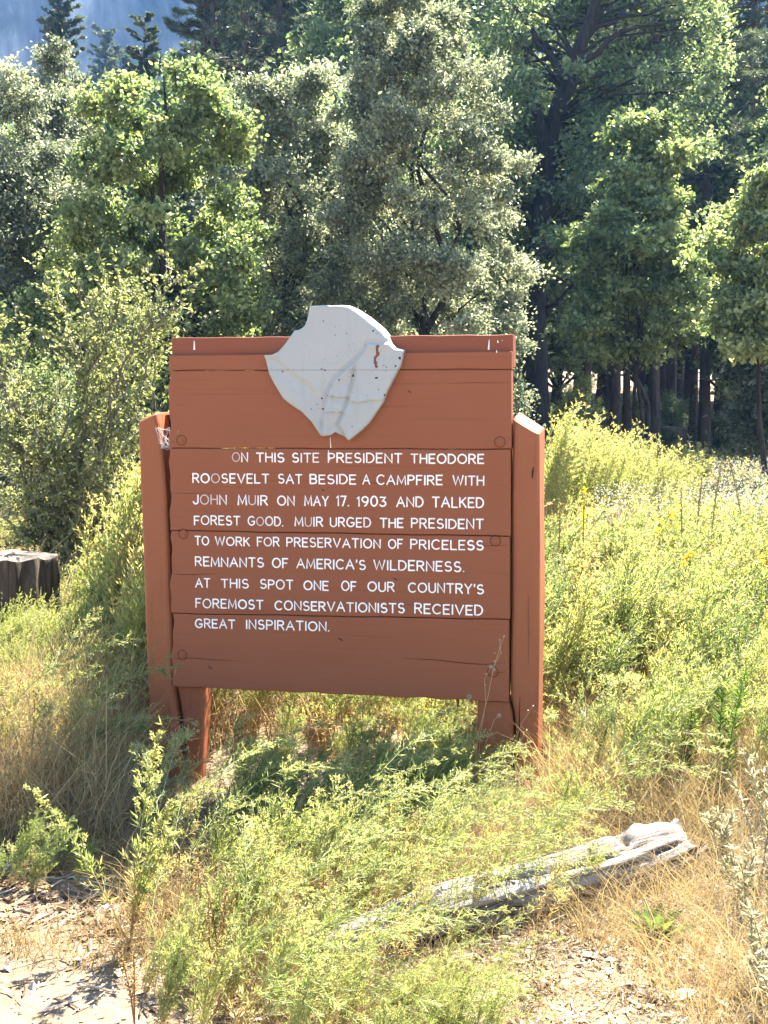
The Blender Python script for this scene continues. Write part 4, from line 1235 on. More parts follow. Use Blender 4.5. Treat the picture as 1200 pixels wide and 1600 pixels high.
V = P[:, None, :] + jit * sz[:, None, None]
tri = np.array([[0, 1, 4], [1, 2, 4], [2, 3, 4], [3, 0, 4], [1, 0, 5], [2, 1, 5], [3, 2, 5], [0, 3, 5]])
pb.add(V.reshape(-1, 3), [(np.arange(n)[:, None, None] * 6 + tri[None]).reshape(-1, 3)], np.repeat(U(.2, 1, n), 6))
tag(pb.build("gravel", M['stone'], smooth=False), kind="stuff")

# --- other single plants
def upright_weed(px, py, H, label, seed, tone=.45, L=.06, W=.018):
    rng = np.random.RandomState(seed); mb = MB(); p = gp(px, py)
    for s in range(2):
        P = stem_curve(8, H * rng.uniform(.8, 1.05), .05, .22, rng, rng.uniform(-.5, 1.0)) + rng.normal(0, .02, 3) * [1, 1, 0]
        tubes(mb, P, np.linspace(.004, .0018, 8), 5, .2, 1)
        n = 70; t = np.sort(rng.uniform(.12, 1, n)); lp, ta = along(P[None], t[None]); ph = np.arange(n) * 2.4
        D = nz(np.stack([np.cos(ph), np.sin(ph), .75 + .4 * t], -1))
        leaves(mb, lp[0], D, nz(rnd_unit(rng, n) * .3 + [0, 0, 1]), L * np.interp(t, [0, .3, .8, 1], [.8, 1.1, .9, .4]) * rng.uniform(.8, 1.2, n), W * np.interp(t, [0, .4, 1], [1, 1, .5]), np.clip(rng.normal(tone, .12, n), 0, 1), 0, two=True)
    o = mb.build("leafy_weed", [M['broad'], M['stem']]); o.location = (p[0], p[1], gz(p[0], p[1]))
    return tag(o, label, "weed")
upright_weed(1015, 1245, .46, "broad-leaved upright weed closest to the sign's right post", 101)
upright_weed(1068, 1255, .40, "broad-leaved upright weed between two taller ones on the right", 102, .5)
upright_weed(1128, 1268, .62, "tallest broad-leaved upright green weed, right of the sign", 103, .5)
upright_weed(1198, 1235, .50, "broad-leaved upright weed cut by the right edge of the view", 104, .55)
upright_weed(1130, 1110, .40, "broad-leaved upright weed standing in the thicket behind the others", 105, .35)

def silver_weed(px, py, H, seed, label):
    rng = np.random.RandomState(seed); mb = MB(); p = gp(px, py)
    for s in range(5):
        P = stem_curve(7, H * rng.uniform(.7, 1.1), .1, .5, rng, rng.uniform(0, 6.28)) + rng.normal(0, .03, 3) * [1, 1, 0]
        tubes(mb, P, np.linspace(.003, .0015, 7), 4, .4, 0)
        n = 60; t = rng.uniform(.1, 1, (1, n)); lp, ta = along(P[None], t)
        D = nz(ta[0] * .8 + rnd_unit(rng, n))
        leaves(mb, lp[0], D, rnd_unit(rng, n), .034 * rng.uniform(.5, 1.2, n), .0065, np.clip(rng.normal(.5, .25, n), 0, 1), 0, two=True)
    o = mb.build("silver_sagewort", M['silver']); o.location = (p[0], p[1], gz(p[0], p[1]))
    return tag(o, label, "weed", "silver-leaved weeds at the right front")
for i, (px, py, H) in enumerate(((1190, 1380, .42), (1215, 1450, .30), (1190, 1550, .26), (1150, 1440, .20), (1225, 1640, .30), (1130, 1350, .22), (1205, 1300, .30))):
    silver_weed(px, py, H, 120 + i, "silver-grey leafy weed in the clump at the right edge of the foreground")

# woolly rosette by the log
rng = np.random.RandomState(140); mb = MB(); n = 16
ph = np.arange(n) * 2.4; el = np.linspace(.35, 1.25, n)
D = np.stack([np.cos(ph) * np.cos(el), np.sin(ph) * np.cos(el), np.sin(el)], -1)
leaves(mb, np.zeros((n, 3)), D, nz(np.stack([-np.cos(ph), -np.sin(ph), np.ones(n)], -1)), np.linspace(.13, .10, n), .036, np.clip(rng.normal(.4, .15, n), 0, 1), 0, two=True)
o = mb.build("mullein_rosette", M['broad']); p = gp(1028, 1462); o.location = (p[0], p[1], gz(p[0], p[1]))
tag(o, "small rosette of pale green pointed leaves at the end of the log", "weed")

def mullein(px, ytop, Y, label, seed, flower=False, tone=.6):
    rng = np.random.RandomState(seed); p = at(px, ytop, Y); g0 = gz(p[0], Y); H = p[2] - g0; mb = MB()
    P = stem_curve(8, H, .03, .22, rng, rng.uniform(0, 6)); t = np.linspace(0, 1, 8)
    tubes(mb, P, np.interp(t, [0, .55, .6, .9, 1], [.005, .0035, .0058, .005, .002]) * (Y / 9) ** .5, 6, .35, 1)
    n = 160; tt = rng.uniform(.58, 1, (1, n)); lp, ta = along(P[None], tt)
    leaves(mb, lp[0] + rng.normal(0, .004, (n, 3)), nz(rnd_unit(rng, n) + [0, 0, .3]), rnd_unit(rng, n), .015, .009, rng.uniform(0, 1, n) if flower else rng.uniform(.55, .95, n), 2 if flower else 1, wide=.5)
    n = 26; tt = rng.uniform(.0, .55, n); lp, ta = along(P[None], tt[None]); ph = rng.uniform(0, 6.28, n)
    D = nz(np.stack([np.cos(ph), np.sin(ph), np.full(n, .8)], -1))
    leaves(mb, lp[0], D, nz(np.stack([-np.cos(ph), -np.sin(ph), np.ones(n)], -1)), .20 * (.35 if tone < .7 else 1) * (1 - tt) + .05, .02 if tone < .7 else .06, np.clip(rng.normal(tone, .15, n), 0, 1), 0, two=True)
    o = mb.build("mullein", [M['broad'], M['stem'], M['yellow']]); o.location = (p[0], Y, g0)
    return tag(o, label, "mullein")
mullein(912, 757, 8.0, "mullein stalk with a yellow flower spike, close to the sign's right post", 151, True)
mullein(1111, 715, 9.5, "tallest brown mullein stalk in the meadow", 152)
mullein(1087, 743, 9.6, "shorter brown mullein stalk next to the tallest one", 153)
mullein(1172, 708, 11.0, "thin brown mullein stalk near the right edge of the meadow", 154)
mullein(1070, 762, 9.0, "leafy green mullein with large pale leaves", 155, False, .8)
mullein(1034, 770, 9.2, "lone thin brown mullein spike left of the leafy mullein", 156)
mullein(872, 780, 7.6, "thin green mullein stalk nearest the right post", 157)

def goldenrod(px, ytop, Y, label, seed, lean=.9, pl=.55):
    rng = np.random.RandomState(seed); p = at(px, ytop, Y); g0 = gz(p[0], Y); H = p[2] - g0 + .02; mb = MB()
    P = stem_curve(10, H * 1.06, .05, lean, rng, rng.uniform(-.5, .5)); tubes(mb, P, np.linspace(.004, .002, 10), 5, .2, 1)
    n = 40; tt = rng.uniform(.1, .85, (1, n)); lp, ta = along(P[None], tt)
    leaves(mb, lp[0], nz(ta[0] * .6 + rnd_unit(rng, n)), rnd_unit(rng, n), .05, .010, np.clip(rng.normal(.5, .1, n), 0, 1), 0)
    for b in range(9):
        t0 = 1 - b * .022 * pl * 1.4; bp, bt = along(P[None], np.array([[t0]])); ph = b * 2.4
        d = nz(bt[0, 0] * .5 + np.array([math.cos(ph), math.sin(ph), .15]))
        q = np.linspace(0, 1, 5)[:, None]; Q = bp[0, 0] + d * q * (.035 + .012 * b) * pl + np.array([0, 0, -1]) * q ** 2 * .03
        m = 26; lp, ta = along(Q[None], rng.uniform(0, 1, (1, m)))
        leaves(mb, lp[0] + rng.normal(0, .004, (m, 3)), rnd_unit(rng, m), rnd_unit(rng, m), .014, .010, rng.uniform(0, 1, m), 2, wide=.5)
    o = mb.build("goldenrod", [M['herb'], M['stem'], M['yellow']]); o.location = (p[0], Y, g0)
    return tag(o, label, "goldenrod")
goldenrod(1000, 792, 7.6, "goldenrod with the largest drooping yellow plume in the meadow", 161, .8, 1.1)
goldenrod(1024, 868, 7.2, "goldenrod with a small yellow tip below the largest plume", 162, .5)
goldenrod(1140, 855, 7.4, "goldenrod with a leaning yellow tip right of the largest plume", 163, 1.1)
goldenrod(1165, 945, 6.6, "goldenrod with a flat yellow tip low in the weeds at the right", 164, 1.2)
goldenrod(1075, 1032, 6.1, "lowest goldenrod with a dull yellow-green tip over brown stems", 165, 1.2)

# dry stalk with white seed puffs in front of the right post
rng = np.random.RandomState(170); mb = MB(); Y0 = 4.82
def pxy(px, py, Y=Y0): return at(px, py, Y)
o0 = pxy(735, 1290); o0[2] = gz(o0[0], Y0)
for pts in (((735, 1260), (748, 1145), (763, 1085), (772, 1040), (783, 1005), (788, 994)), ((740, 1255), (752, 1140), (759, 1098), (757, 1060), (766, 1045)), ((742, 1260), (758, 1165), (772, 1125), (780, 1118)), ((750, 1265), (790, 1200), (815, 1130), (833, 1103)),
            ((745, 1265), (800, 1190), (830, 1171)), ((772, 1040), (782, 1020), (781, 1002)), ((746, 1260), (780, 1187), (796, 1160)), ((725, 1255), (730, 1150), (733, 1090))):
    Q = np.array([pxy(x, y, Y0 - .002 * i) for i, (x, y) in enumerate(pts)]) - o0
    tubes(mb, Q, np.linspace(.0013, .0008, len(Q)), 4, .62, 0)
for (x, y, r) in ((733, 1089, .0085), (780, 1118, .0075), (767, 1042, .006), (772, 1046, .005), (773, 1033, .004), (788, 994, .004), (781, 1000, .003), (782, 1011, .003), (833, 1103, .003), (825, 1110, .003), (773, 1020, .003), (783, 1020, .0025), (759, 1053, .003), (759, 1070, .002), (765, 1140, .002), (802, 1161, .003)):
    c = pxy(x, y) - o0; m = int(30 + r * 9000)
    d = rnd_unit(rng, m); leaves(mb, c + d * r * .2, d, rnd_unit(rng, m), r * 1.0, r * .45, rng.uniform(.5, 1, m), 1, wide=.7)
o = mb.build("dry_seed_stalk", [M['stem'], M['fluff']]); o.location = o0
tag(o, "thin dry stalk with white seed puffs in front of the sign's right post", "weed")

# wild oats in front of the left post
rng = np.random.RandomState(171)
for i, (px, py, pts) in enumerate(((262, 1235, [(232, 1195), (247, 1138), (254, 1136)]), (268, 1245, [(252, 1160), (255, 1165), (262, 1175)]), (295, 1245, [(294, 1180), (290, 1172), (298, 1180)]))):
    mb = MB(); Y0 = 4.98; o0 = at(px, 1260, Y0); o0[2] = gz(o0[0], Y0)
    tip = at(*pts[1], Y0) - o0
    q = np.linspace(0, 1, 8)[:, None]
    Q = tip * q + np.array([.03 * math.cos(i * 2), 0, .05]) * (q * (1 - q)) * 2
    tubes(mb, Q, np.linspace(.0012, .0006, 8), 4, .6, 0)
    for b in range(9):
        t0 = .62 + b * .043; bp, _ = along(Q[None], np.array([[t0]])); side = 1 if b % 2 else -1
        e = bp[0, 0] + np.array([side * rng.uniform(.012, .035), rng.normal(0, .01), rng.uniform(-.005, .02)])
        tubes(mb, np.array([bp[0, 0], (bp[0, 0] + e) / 2 + [0, 0, .006], e]), np.full(3, .0005), 3, .6, 0)
        leaves(mb, e[None].repeat(3, 0), nz(np.array([[side * .4, 0, -1], [side * .7, .2, -1], [side * .2, -.2, -1]])), rnd_unit(rng, 3), .024, .004, .8, 1)
    o = mb.build("wild_oat", [M['stem'], M['straw']]); o.location = o0
    tag(o, ("tallest dry wild oat stalk before the split post", "shorter dry wild oat leaning beside the tallest one", "dry wild oat nearest the crack of the split post")[i], "grass stalk")

# bare dark stalk left of the sign
mb = MB(); o0 = at(50, 1240, 5.0); o0[2] = gz(o0[0], 5.0); tp = at(53, 1092, 5.0) - o0
tubes(mb, np.stack([tp * t + np.array([.004 * math.sin(t * 9), 0, 0]) for t in np.linspace(0, 1, 8)]), np.linspace(.005, .003, 8), 5, 1.0, 0)
for t in (.3, .5, .62, .75, .9):
    s = 1 if int(t * 100) % 2 else -1
    tubes(mb, np.stack([tp * t, tp * t + [s * .02, 0, .02], tp * t + [s * .03, 0, .05]]), np.array([.0015, .0012, .0008]), 4, 1.0, 0)
o = mb.build("dead_stalk", M['stem']); o.location = o0
tag(o, "bare dark brown stalk standing in the straw left of the sign", "weed")

# rust-brown dock stalks
rng = np.random.RandomState(172)
for i, (px, py, H) in enumerate(((330, 1565, .42), (345, 1520, .36), (320, 1480, .30), (505, 1470, .30), (210, 1590, .22))):
    mb = MB(); p = gp(px, py)
    for s in range(3):
        P = stem_curve(7, H * rng.uniform(.7, 1), .08, .3, rng, rng.uniform(0, 6)); tubes(mb, P, np.linspace(.0025, .001, 7), 4, 1.0, 1)
        n = 60; lp, ta = along(P[None], rng.uniform(.3, 1, (1, n)))
        leaves(mb, lp[0], nz(ta[0] * .5 + rnd_unit(rng, n)), rnd_unit(rng, n), .014, .005, rng.uniform(.9, 1, n), 0)
    o = mb.build("dead_stalk", HM); o.location = (p[0], p[1], gz(p[0], p[1]))
    tag(o, "rusty brown dead stalk among the green weeds before the sign", "weed", "rusty dead stalks in front of the sign")

# ------------------------------------------------------------------ log, stake, stump
def log_obj():
    a = gp(505, 1512); b = gp(1062, 1352)
    a[2] = .040; b[2] = .068
    rng = np.random.RandomState(31)
    n, kk = 110, 72
    ax = b - a; Ln = np.linalg.norm(ax); X = ax / Ln
    Yv = nz(np.cross([0, 0, 1.0], X)[None])[0]; Zv = np.cross(X, Yv)
    V = []; T = []
    ph = rng.rand(10) * 6.28
    for i in range(n):
        t = i / (n - 1)
        r = np.interp(t, [0, .06, .25, .5, .72, .85, 1], [.018, .048, .072, .088, .104, .102, .084])
        c = a + ax * t + Zv * (.012 * math.sin(t * 7)) + Yv * (.02 * math.sin(t * 4 + 1))
        for j in range(kk):
            th = j / kk * 2 * PI
            w = 1 + .07 * math.sin(3 * th + ph[0] + t * 3) + .05 * math.sin(7 * th + ph[1] + 5 * t) + .05 * (vnoise(t * 9 + 3, th * 2.2) - .5)
            w *= 1 - .22 * max(0, math.cos(th - 3.9)) ** 4 * np.interp(t, [0, .3, .6, .9], [0, .5, 1, .6])     # rotted hollow below
            gro = max(0, math.sin(th * 9 + 8 * vnoise(t * 3, th))) ** 8 * .20
            w -= gro * np.interp(t, [0, .2, .8, 1], [.3, 1, 1, 1.5])
            if t > .93: w *= 1 - .3 * (vnoise(th * 3, t * 40)) * (t - .93) / .07
            kn = .14 * math.exp(-(((t - .865) / .016) ** 2 + ((th - 1.15) / .30) ** 2)) - .55 * math.exp(-(((t - .80) / .017) ** 2 + ((th - 1.5) / .38) ** 2))
            w += kn
            p = c + (Yv * math.cos(th) + Zv * math.sin(th)) * r * w + X * (.02 * (vnoise(th * 4, 3) - .5) * (t > .9) * (t - .9) * 40)
            V.append(p)
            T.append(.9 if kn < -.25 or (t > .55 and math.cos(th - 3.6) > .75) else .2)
    o0 = (a + b) / 2; o0 = np.array([o0[0], o0[1], 0])
    V = np.array(V) - o0; i = np.arange(n * kk).reshape(n, kk)
    f = np.stack([i[:-1], np.roll(i, -1, 1)[:-1], np.roll(i, -1, 1)[1:], i[1:]], -1).reshape(-1, 4)
    mb = MB(); mb.add(V, [f[:, ::-1]], np.array(T))
    # hollow broken ends
    for e, s in ((n - 1, 1), (0, -1)):
        ring = V[e * kk:(e + 1) * kk]; cc = ring.mean(0)
        r2 = cc + (ring - cc) * .62 - X * s * .05; mb.add(np.concatenate([ring, r2, (cc - X * s * .07)[None]]), [np.stack([np.arange(kk), np.roll(np.arange(kk), -1), np.roll(np.arange(kk), -1) + kk, np.arange(kk) + kk], -1)[:, ::s],
              np.stack([np.arange(kk) + kk, np.roll(np.arange(kk), -1) + kk, np.full(kk, 2 * kk)], -1)[:, ::s]], .9)
    o = mb.build("fallen_log", M['log'], smooth=True); o.location = o0
    # align grain with the log's axis
    q = Vector(X).to_track_quat('X', 'Z'); Mi = q.to_matrix().to_4x4().inverted()
    o.data.transform(Mi); o.rotation_mode = 'QUATERNION'; o.rotation_quaternion = q
    tag(o, "weathered grey fallen log lying in the weeds in front of the sign", "log")
    # broken spike of wood standing at the thick end
    mb = MB(); c = at(1042, 1300, 4.05); g0 = np.array([c[0], 4.05, .16])
log_obj()

mb = MB(); p = gp(637, 1435); o0 = np.array([p[0], p[1], gz(p[0], p[1])])
tp = at(640, 1358, p[1]) - o0
Q = np.stack([tp * t + np.array([.003 * math.sin(t * 8), 0, 0]) for t in np.linspace(-.15, 1, 6)])
tubes(mb, Q, np.array([.014, .014, .0135, .013, .014, .0125]), 9, .2, 0, cap=True)
o = mb.build("wooden_stake", M['log'], smooth=False); o.location = o0
tag(o, "short pale wooden stake sticking out of the weeds left of the log", "stake")
mb = MB(); rng = np.random.RandomState(33)
c = at(1043, 1335, 4.42); o0 = np.array([c[0], c[1], gz(c[0], c[1])])
tp = at(1046, 1266, 4.42) - o0
for dx, w, hh in ((-.012, .010, .82), (.0, .014, 1.0), (.014, .009, .9), (-.004, .008, .93)):
    Q = np.stack([np.array([dx, rng.normal(0, .006), 0]) + tp * t * hh for t in np.linspace(-.1, 1, 5)])
    tubes(mb, Q, w * np.array([1.1, 1, 1, .8, .25]), 6, .2, 0)
o = mb.build("splintered_stick", M['log']); o.location = o0
tag(o, "grey splintered stick standing up behind the thick end of the log", "stick")

def stump():
    Y = 7.75; c = at(6, 868, Y); o0 = np.array([c[0], Y, gz(c[0], Y)]); H = c[2] - o0[2]; rng = np.random.RandomState(41)
    kk, n = 72, 26; mb = MB(); V = []
    th = np.arange(kk) / kk * 2 * PI
    prof = 1 + .06 * np.sin(3 * th + 1) + .05 * np.sin(5 * th) + .03 * np.sin(11 * th + 2)
    for i in range(n):
        t = i / (n - 1); z = -.1 + (H + .1) * t
        r = .295 * (1.22 - .26 * t + .04 * t * t) * prof * (1 + .10 * (vnoise(th * 5, z * 2.0) - .5) - .05 * np.maximum(0, np.sin(th * 13 + 9 * vnoise(th * 1.7, z * 2.5))) ** 2 + .05 * (vnoise(th * 14, z * 7) - .5))
        zz = z + (.03 * (vnoise(th * 3.3, 7) - .5) + .012 * np.sin(th * 9)) * (t > .98)
        V.append(np.stack([r * np.cos(th), r * np.sin(th), zz * np.ones(kk)], -1))
    V = np.array(V).reshape(-1, 3); i = np.arange(n * kk).reshape(n, kk)
    mb.add(V, [np.stack([i[:-1], np.roll(i, -1, 1)[:-1], np.roll(i, -1, 1)[1:], i[1:]], -1).reshape(-1, 4)], .3)
    o = mb.build("tree_stump", M['stump_side'], smooth=True); o.location = o0
    ring = V[-kk:]; W = [ring]
    for s in (.85, .65, .45, .25): 
        q = ring.mean(0) + (ring - ring.mean(0)) * s; q[:, 2] = ring.mean(0)[2] + (q[:, 2] - ring.mean(0)[2]) * .3 + rng.normal(0, .006, kk) + .004; W.append(q)
    Wv = np.concatenate(W + [ring.mean(0)[None]]); i = np.arange(5 * kk).reshape(5, kk)
    mb = MB(); mb.add(Wv, [np.stack([i[:-1], np.roll(i, -1, 1)[:-1], np.roll(i, -1, 1)[1:], i[1:]], -1).reshape(-1, 4), np.stack([i[-1], np.roll(i[-1], -1), np.full(kk, 5 * kk)], -1)], .5)
    mb.build("cut_face", M['stump_top'], o)
    tag(o, "old dark grey tree stump with a flat pale cut top among the weeds", "stump")
stump()
# ------------------------------------------------------------------ trees
def limb(p0, p1, rng, m=6, sag=.08):
    t = np.linspace(0, 1, m)[:, None]
    L = np.linalg.norm(p1 - p0)
    q = p0 * (1 - t) + p1 * t + np.array([0, 0, 1.0]) * (np.sin(t * PI) * L * sag)
    return q + np.cumsum(rng.normal(0, .035, (m, 3)), 0) * L * np.sin(t * PI)

def trunk_mesh(mb, P, r0, r1, k=9, flare=1.5):
    P = np.asarray(P, float); m = 16
    s = np.linspace(0, 1, m); t = np.linspace(0, 1, len(P))
    Q = np.stack([np.interp(s, t, P[:, i]) for i in range(3)], -1)
    rr = r0 + (r1 - r0) * s ** .9; rr[0] *= flare; rr[1] *= 1 + (flare - 1) * .35
    tubes(mb, Q, rr, k, .5)
    return Q

def leaf_cloud(mb, rng, centers, rad, lpc, L, W, tint0, flat=.75, tvar=.28, two=False, up=.7, shell=.0, mi=0):
    n = len(centers); N = n * lpc
    rad_ = np.repeat(rad, lpc)[:, None]
    off = rng.normal(0, .46, (N, 3)) * rad_; off[:, 2] *= flat
    spr = 12                                            # twigs that stick out of a clump, leaves along them
    so = rnd_unit(rng, n * spr).reshape(n, spr, 3) * rng.uniform(.5, 1.5, (n, spr, 1)) * np.asarray(rad)[:, None, None]; so[..., 2] = so[..., 2] * flat + .12 * np.asarray(rad)[:, None]
    sc = so[np.repeat(np.arange(n), lpc), rng.randint(spr, size=N)] * rng.rand(N, 1) ** .6
    off = np.where((rng.rand(N) < .62)[:, None], sc + rng.normal(0, .11, (N, 3)) * rad_, off)
    P = np.repeat(centers, lpc, 0) + off
    D = nz(off / rad_ * .5 + rnd_unit(rng, N) * .8 + np.array([0, 0, -.15]))
    U = nz(rnd_unit(rng, N) + np.array([0, 0, up]))
    t = np.clip(np.repeat(tint0, lpc) + rng.normal(0, tvar, N), 0, 1)
    leaves(mb, P, D, U, L * rng.uniform(.5, 1.45, N), W * rng.uniform(.6, 1.4, N), t, mi, two=two, fold=.2)

def crown_points(rng, n, z0, z1, prof, R0, lob=.22, inner=.45, sub=5, fill=1.1):
    """clump centres gathered into boughs; prof maps 0..1 height to 0..1 radius"""
    nl = max(6, n // sub)
    ph = rng.rand(6) * 6.28
    t = (np.arange(nl * 3) % nl + rng.rand(nl * 3)) / nl; th = np.arange(nl * 3) * 2.4 + rng.normal(0, .4, nl * 3)
    w = np.interp(t, np.linspace(0, 1, len(prof)), prof)
    k = rng.permutation(nl * 3)[:nl]
    t, th, w = t[k], th[k], w[k]
    lobe = 1 + lob * np.sin(th * 3 + ph[0] + t * 7) + lob * .7 * np.sin(th * 5 + ph[1] - t * 11)
    r = R0 * w * lobe * (inner + (1 - inner) * rng.rand(nl) ** .5) * .88
    Lc = np.stack([r * np.cos(th), r * np.sin(th), z0 + (z1 - z0) * t], -1)
    out = np.stack([np.cos(th), np.sin(th), np.full(nl, .55)], -1)
    br = R0 * .34 * rng.uniform(.7, 1.25, nl) * (.6 + .4 * w)
    d = nz(rnd_unit(rng, nl * sub) + np.repeat(out, sub, 0) * .55)
    P = np.repeat(Lc, sub, 0) + d * np.repeat(br, sub)[:, None] * rng.uniform(.45, 1.0, (nl * sub, 1)) * [1, 1, .8]
    P[:, 2] = np.clip(P[:, 2], z0 * .9, z1)
    # loose fill between the boughs and up to the top
    m = int(n * fill); t = rng.rand(m * 2); th = rng.rand(m * 2) * 2 * PI; w = np.interp(t, np.linspace(0, 1, len(prof)), prof)
    kk = np.where(rng.rand(m * 2) < w / max(prof))[0][:m]; t, th, w = t[kk], th[kk], w[kk]
    lobe = 1 + lob * np.sin(th * 3 + ph[0] + t * 7) + lob * .7 * np.sin(th * 5 + ph[1] - t * 11)
    r = R0 * w * lobe * (.4 + .6 * rng.rand(len(t)) ** .5)
    P = np.concatenate([P, np.stack([r * np.cos(th), r * np.sin(th), z0 + (z1 - z0) * t], -1)])
    P = P[rng.permutation(len(P))]
    return P, np.clip((P[:, 2] - z0) / (z1 - z0), 0, 1)

def broad_tree(name, label, px, ytop, Y, Rm, leafmat, barkmat, seed, z0=.4, prof=(.5, .8, 1, .95, .7, .25), n=120, cr=(.30, .55), lpc=420, L=.075, W=.05, r0=.10, lean=0.0, trunk=None, tone=.5, tonevar=.16, group=None, cat="tree", limbs=46, lob=.22, two=False, stems=1, flat=.75, shell=0.0, gz_off=0.0, topshift=0.0):
    rng = np.random.RandomState(seed)
    x = (px - 600) / F * Y
    g0 = gz(x, Y)
    H = at(px, ytop, Y)[2] - g0
    root = empty(name, (x, Y, g0)); tag(root, label, cat, group)
    tb = MB(); TQ = []
    for s in range(stems):
        if trunk is not None and s == 0:
            P = np.array([[(p[0] - px) / F * Y, rng.normal(0, .05), at(px, p[1], Y)[2] - g0] for p in trunk]); P[0, 2] = -.15
        else:
            P = np.stack([np.array([0, 0, -.15]) + np.array([lean + .5 * rng.normal() * (stems > 1), .4 * rng.normal() * (stems > 1), H * .92]) * t + np.array([.12 * math.sin(t * 6 + seed + s), .1 * math.sin(t * 5), 0]) for t in np.linspace(0, 1, 9)])
        TQ.append(trunk_mesh(tb, P, r0 * (1 if s == 0 else .7), r0 * .12))
    C_, t = crown_points(rng, n, z0, H - cr[0] * .6, prof, Rm, lob)
    C_[:, 0] += lean * (C_[:, 2] / H) + topshift * t
    rad = rng.uniform(*cr, len(C_)) * (1.05 - .35 * t)
    for i in rng.permutation(len(C_))[:limbs]:
        Q = TQ[rng.randint(len(TQ))]; c = C_[i]
        zb = max(.35, c[2] - np.hypot(c[0], c[1]) * rng.uniform(.5, 1.1) - .2)
        j = np.argmin(np.abs(Q[:, 2] - zb)); b = Q[j]
        rl = r0 * rng.uniform(.16, .34) * (1 - .6 * c[2] / H)
        q = limb(b, c, rng); tubes(tb, q, np.linspace(rl, rl * .25, len(q)), 5, .5)
    tb.build("trunk", M[barkmat], root, smooth=True)
    cb = MB()
    tn = np.clip(tone + rng.normal(0, tonevar, len(C_)), .05, .95)
    leaf_cloud(cb, rng, C_, rad, lpc, L, W, tn, flat=flat, two=two, shell=shell)
    cb.build("crown", M[leafmat], root)
    return root

def conifer_mesh(seed, H, Rm, z0, nb, needle_L, needle_W, r0, droop=.25, tuft=True, per=26, dead=8, taper=.8, leafmat='needle', barkmat='bark_pine', upcurve=.15):
    rng = np.random.RandomState(seed); tb = MB(); cb = MB()
    P = np.stack([np.array([.10 * math.sin(t * 3 + seed), .08 * math.sin(t * 4), -.3 + (H + .3) * t]) for t in np.linspace(0, 1, 10)])
    Q = trunk_mesh(tb, P, r0, r0 * .08, 9, 1.35)
    zs = np.sort(z0 + (H - z0) * rng.rand(nb) ** 1.05); th = rng.rand(nb) * 6.28
    T = (zs - z0) / (H - z0)
    Lb = Rm * (1 - T * taper) ** .85 * np.interp(T, [0, .12, 1], [.6, 1, 1]) * rng.uniform(.65, 1.1, nb)
    q = np.linspace(0, 1, 6)
    bx = np.interp(zs, Q[:, 2], Q[:, 0]); by = np.interp(zs, Q[:, 2], Q[:, 1])
    dirz = np.interp(T, [0, 1], [-droop, upcurve + .25])
    BP = np.stack([bx[:, None] + np.cos(th)[:, None] * Lb[:, None] * q, by[:, None] + np.sin(th)[:, None] * Lb[:, None] * q,
                   zs[:, None] + Lb[:, None] * (dirz[:, None] * q + upcurve * q ** 2)], -1)
    BP += np.cumsum(rng.normal(0, .03, BP.shape), 1) * Lb[:, None, None]
    tubes(tb, BP, (r0 * .12 * (.5 + Lb / Rm))[:, None] * (1 - .8 * q)[None], 4, .5)
    # secondary twigs with needle tufts or flat sprays
    ns = 14 if tuft else 14
    tt = rng.uniform(.25, 1.0, (nb, ns)); bp, bt = along(BP, tt); bp = bp.reshape(-1, 3); bt = bt.reshape(-1, 3)
    m = len(bp); side = nz(np.cross(bt, [0, 0, 1.0])) * rng.choice([-1, 1], m)[:, None]
    LL = np.repeat(Lb, ns) * .30 * rng.uniform(.4, 1.1, m) * (1.2 - .6 * tt.ravel())
    d = nz(bt * .8 + side * rng.uniform(.4, 1, (m, 1)) + np.array([0, 0, .18]) + rnd_unit(rng, m) * .2)
    tip = bp + d * LL[:, None]
    tubes(tb, np.stack([bp, (bp + tip) / 2 + [0, 0, .02], tip], 1), np.full((m, 3), r0 * .025), 3, .5)
    tn = np.clip(rng.normal(.45, .2, m), 0, 1)
    if tuft:
        c = np.repeat(tip, per, 0) - np.repeat(d * LL[:, None], per, 0) * rng.uniform(0, .6, (m * per, 1))
        dd = nz(rnd_unit(rng, m * per) + np.repeat(d, per, 0) * .5 + [0, 0, .15])
        leaves(cb, c, dd, rnd_unit(rng, m * per), needle_L * rng.uniform(.7, 1.2, m * per), needle_W, np.repeat(tn, per), 0, wide=.35)
    else:
        a = rng.rand(m * per, 1)
        c = np.repeat(bp, per, 0) + np.repeat(d * LL[:, None], per, 0) * a
        dd = nz(np.repeat(d, per, 0) * .7 + np.repeat(side, per, 0) * rng.choice([-1, 1], m * per)[:, None] * .8 + rnd_unit(rng, m * per) * .35 + [0, 0, -.15])
        leaves(cb, c, dd, nz(rnd_unit(rng, m * per) * .6 + [0, 0, 1]), needle_L * rng.uniform(.6, 1.2, m * per), needle_W, np.repeat(tn, per), 0)
    # dead stubs below the crown
    if dead:
        zd = rng.uniform(.12, 1, dead) * z0; th = rng.rand(dead) * 6.28; Ld = rng.uniform(.3, 1.0, dead) * Rm * .5; q3 = np.linspace(0, 1, 3)
        DP = np.stack([np.cos(th)[:, None] * Ld[:, None] * q3, np.sin(th)[:, None] * Ld[:, None] * q3, zd[:, None] + Ld[:, None] * (-.25 * q3 + .1 * rng.normal(size=(dead, 1)))], -1)
        tubes(tb, DP, np.full((dead, 3), r0 * .09) * [1, .6, .2], 4, .5)
    return tb.mesh("trunk", M[barkmat], True), cb.mesh("crown", M[leafmat])

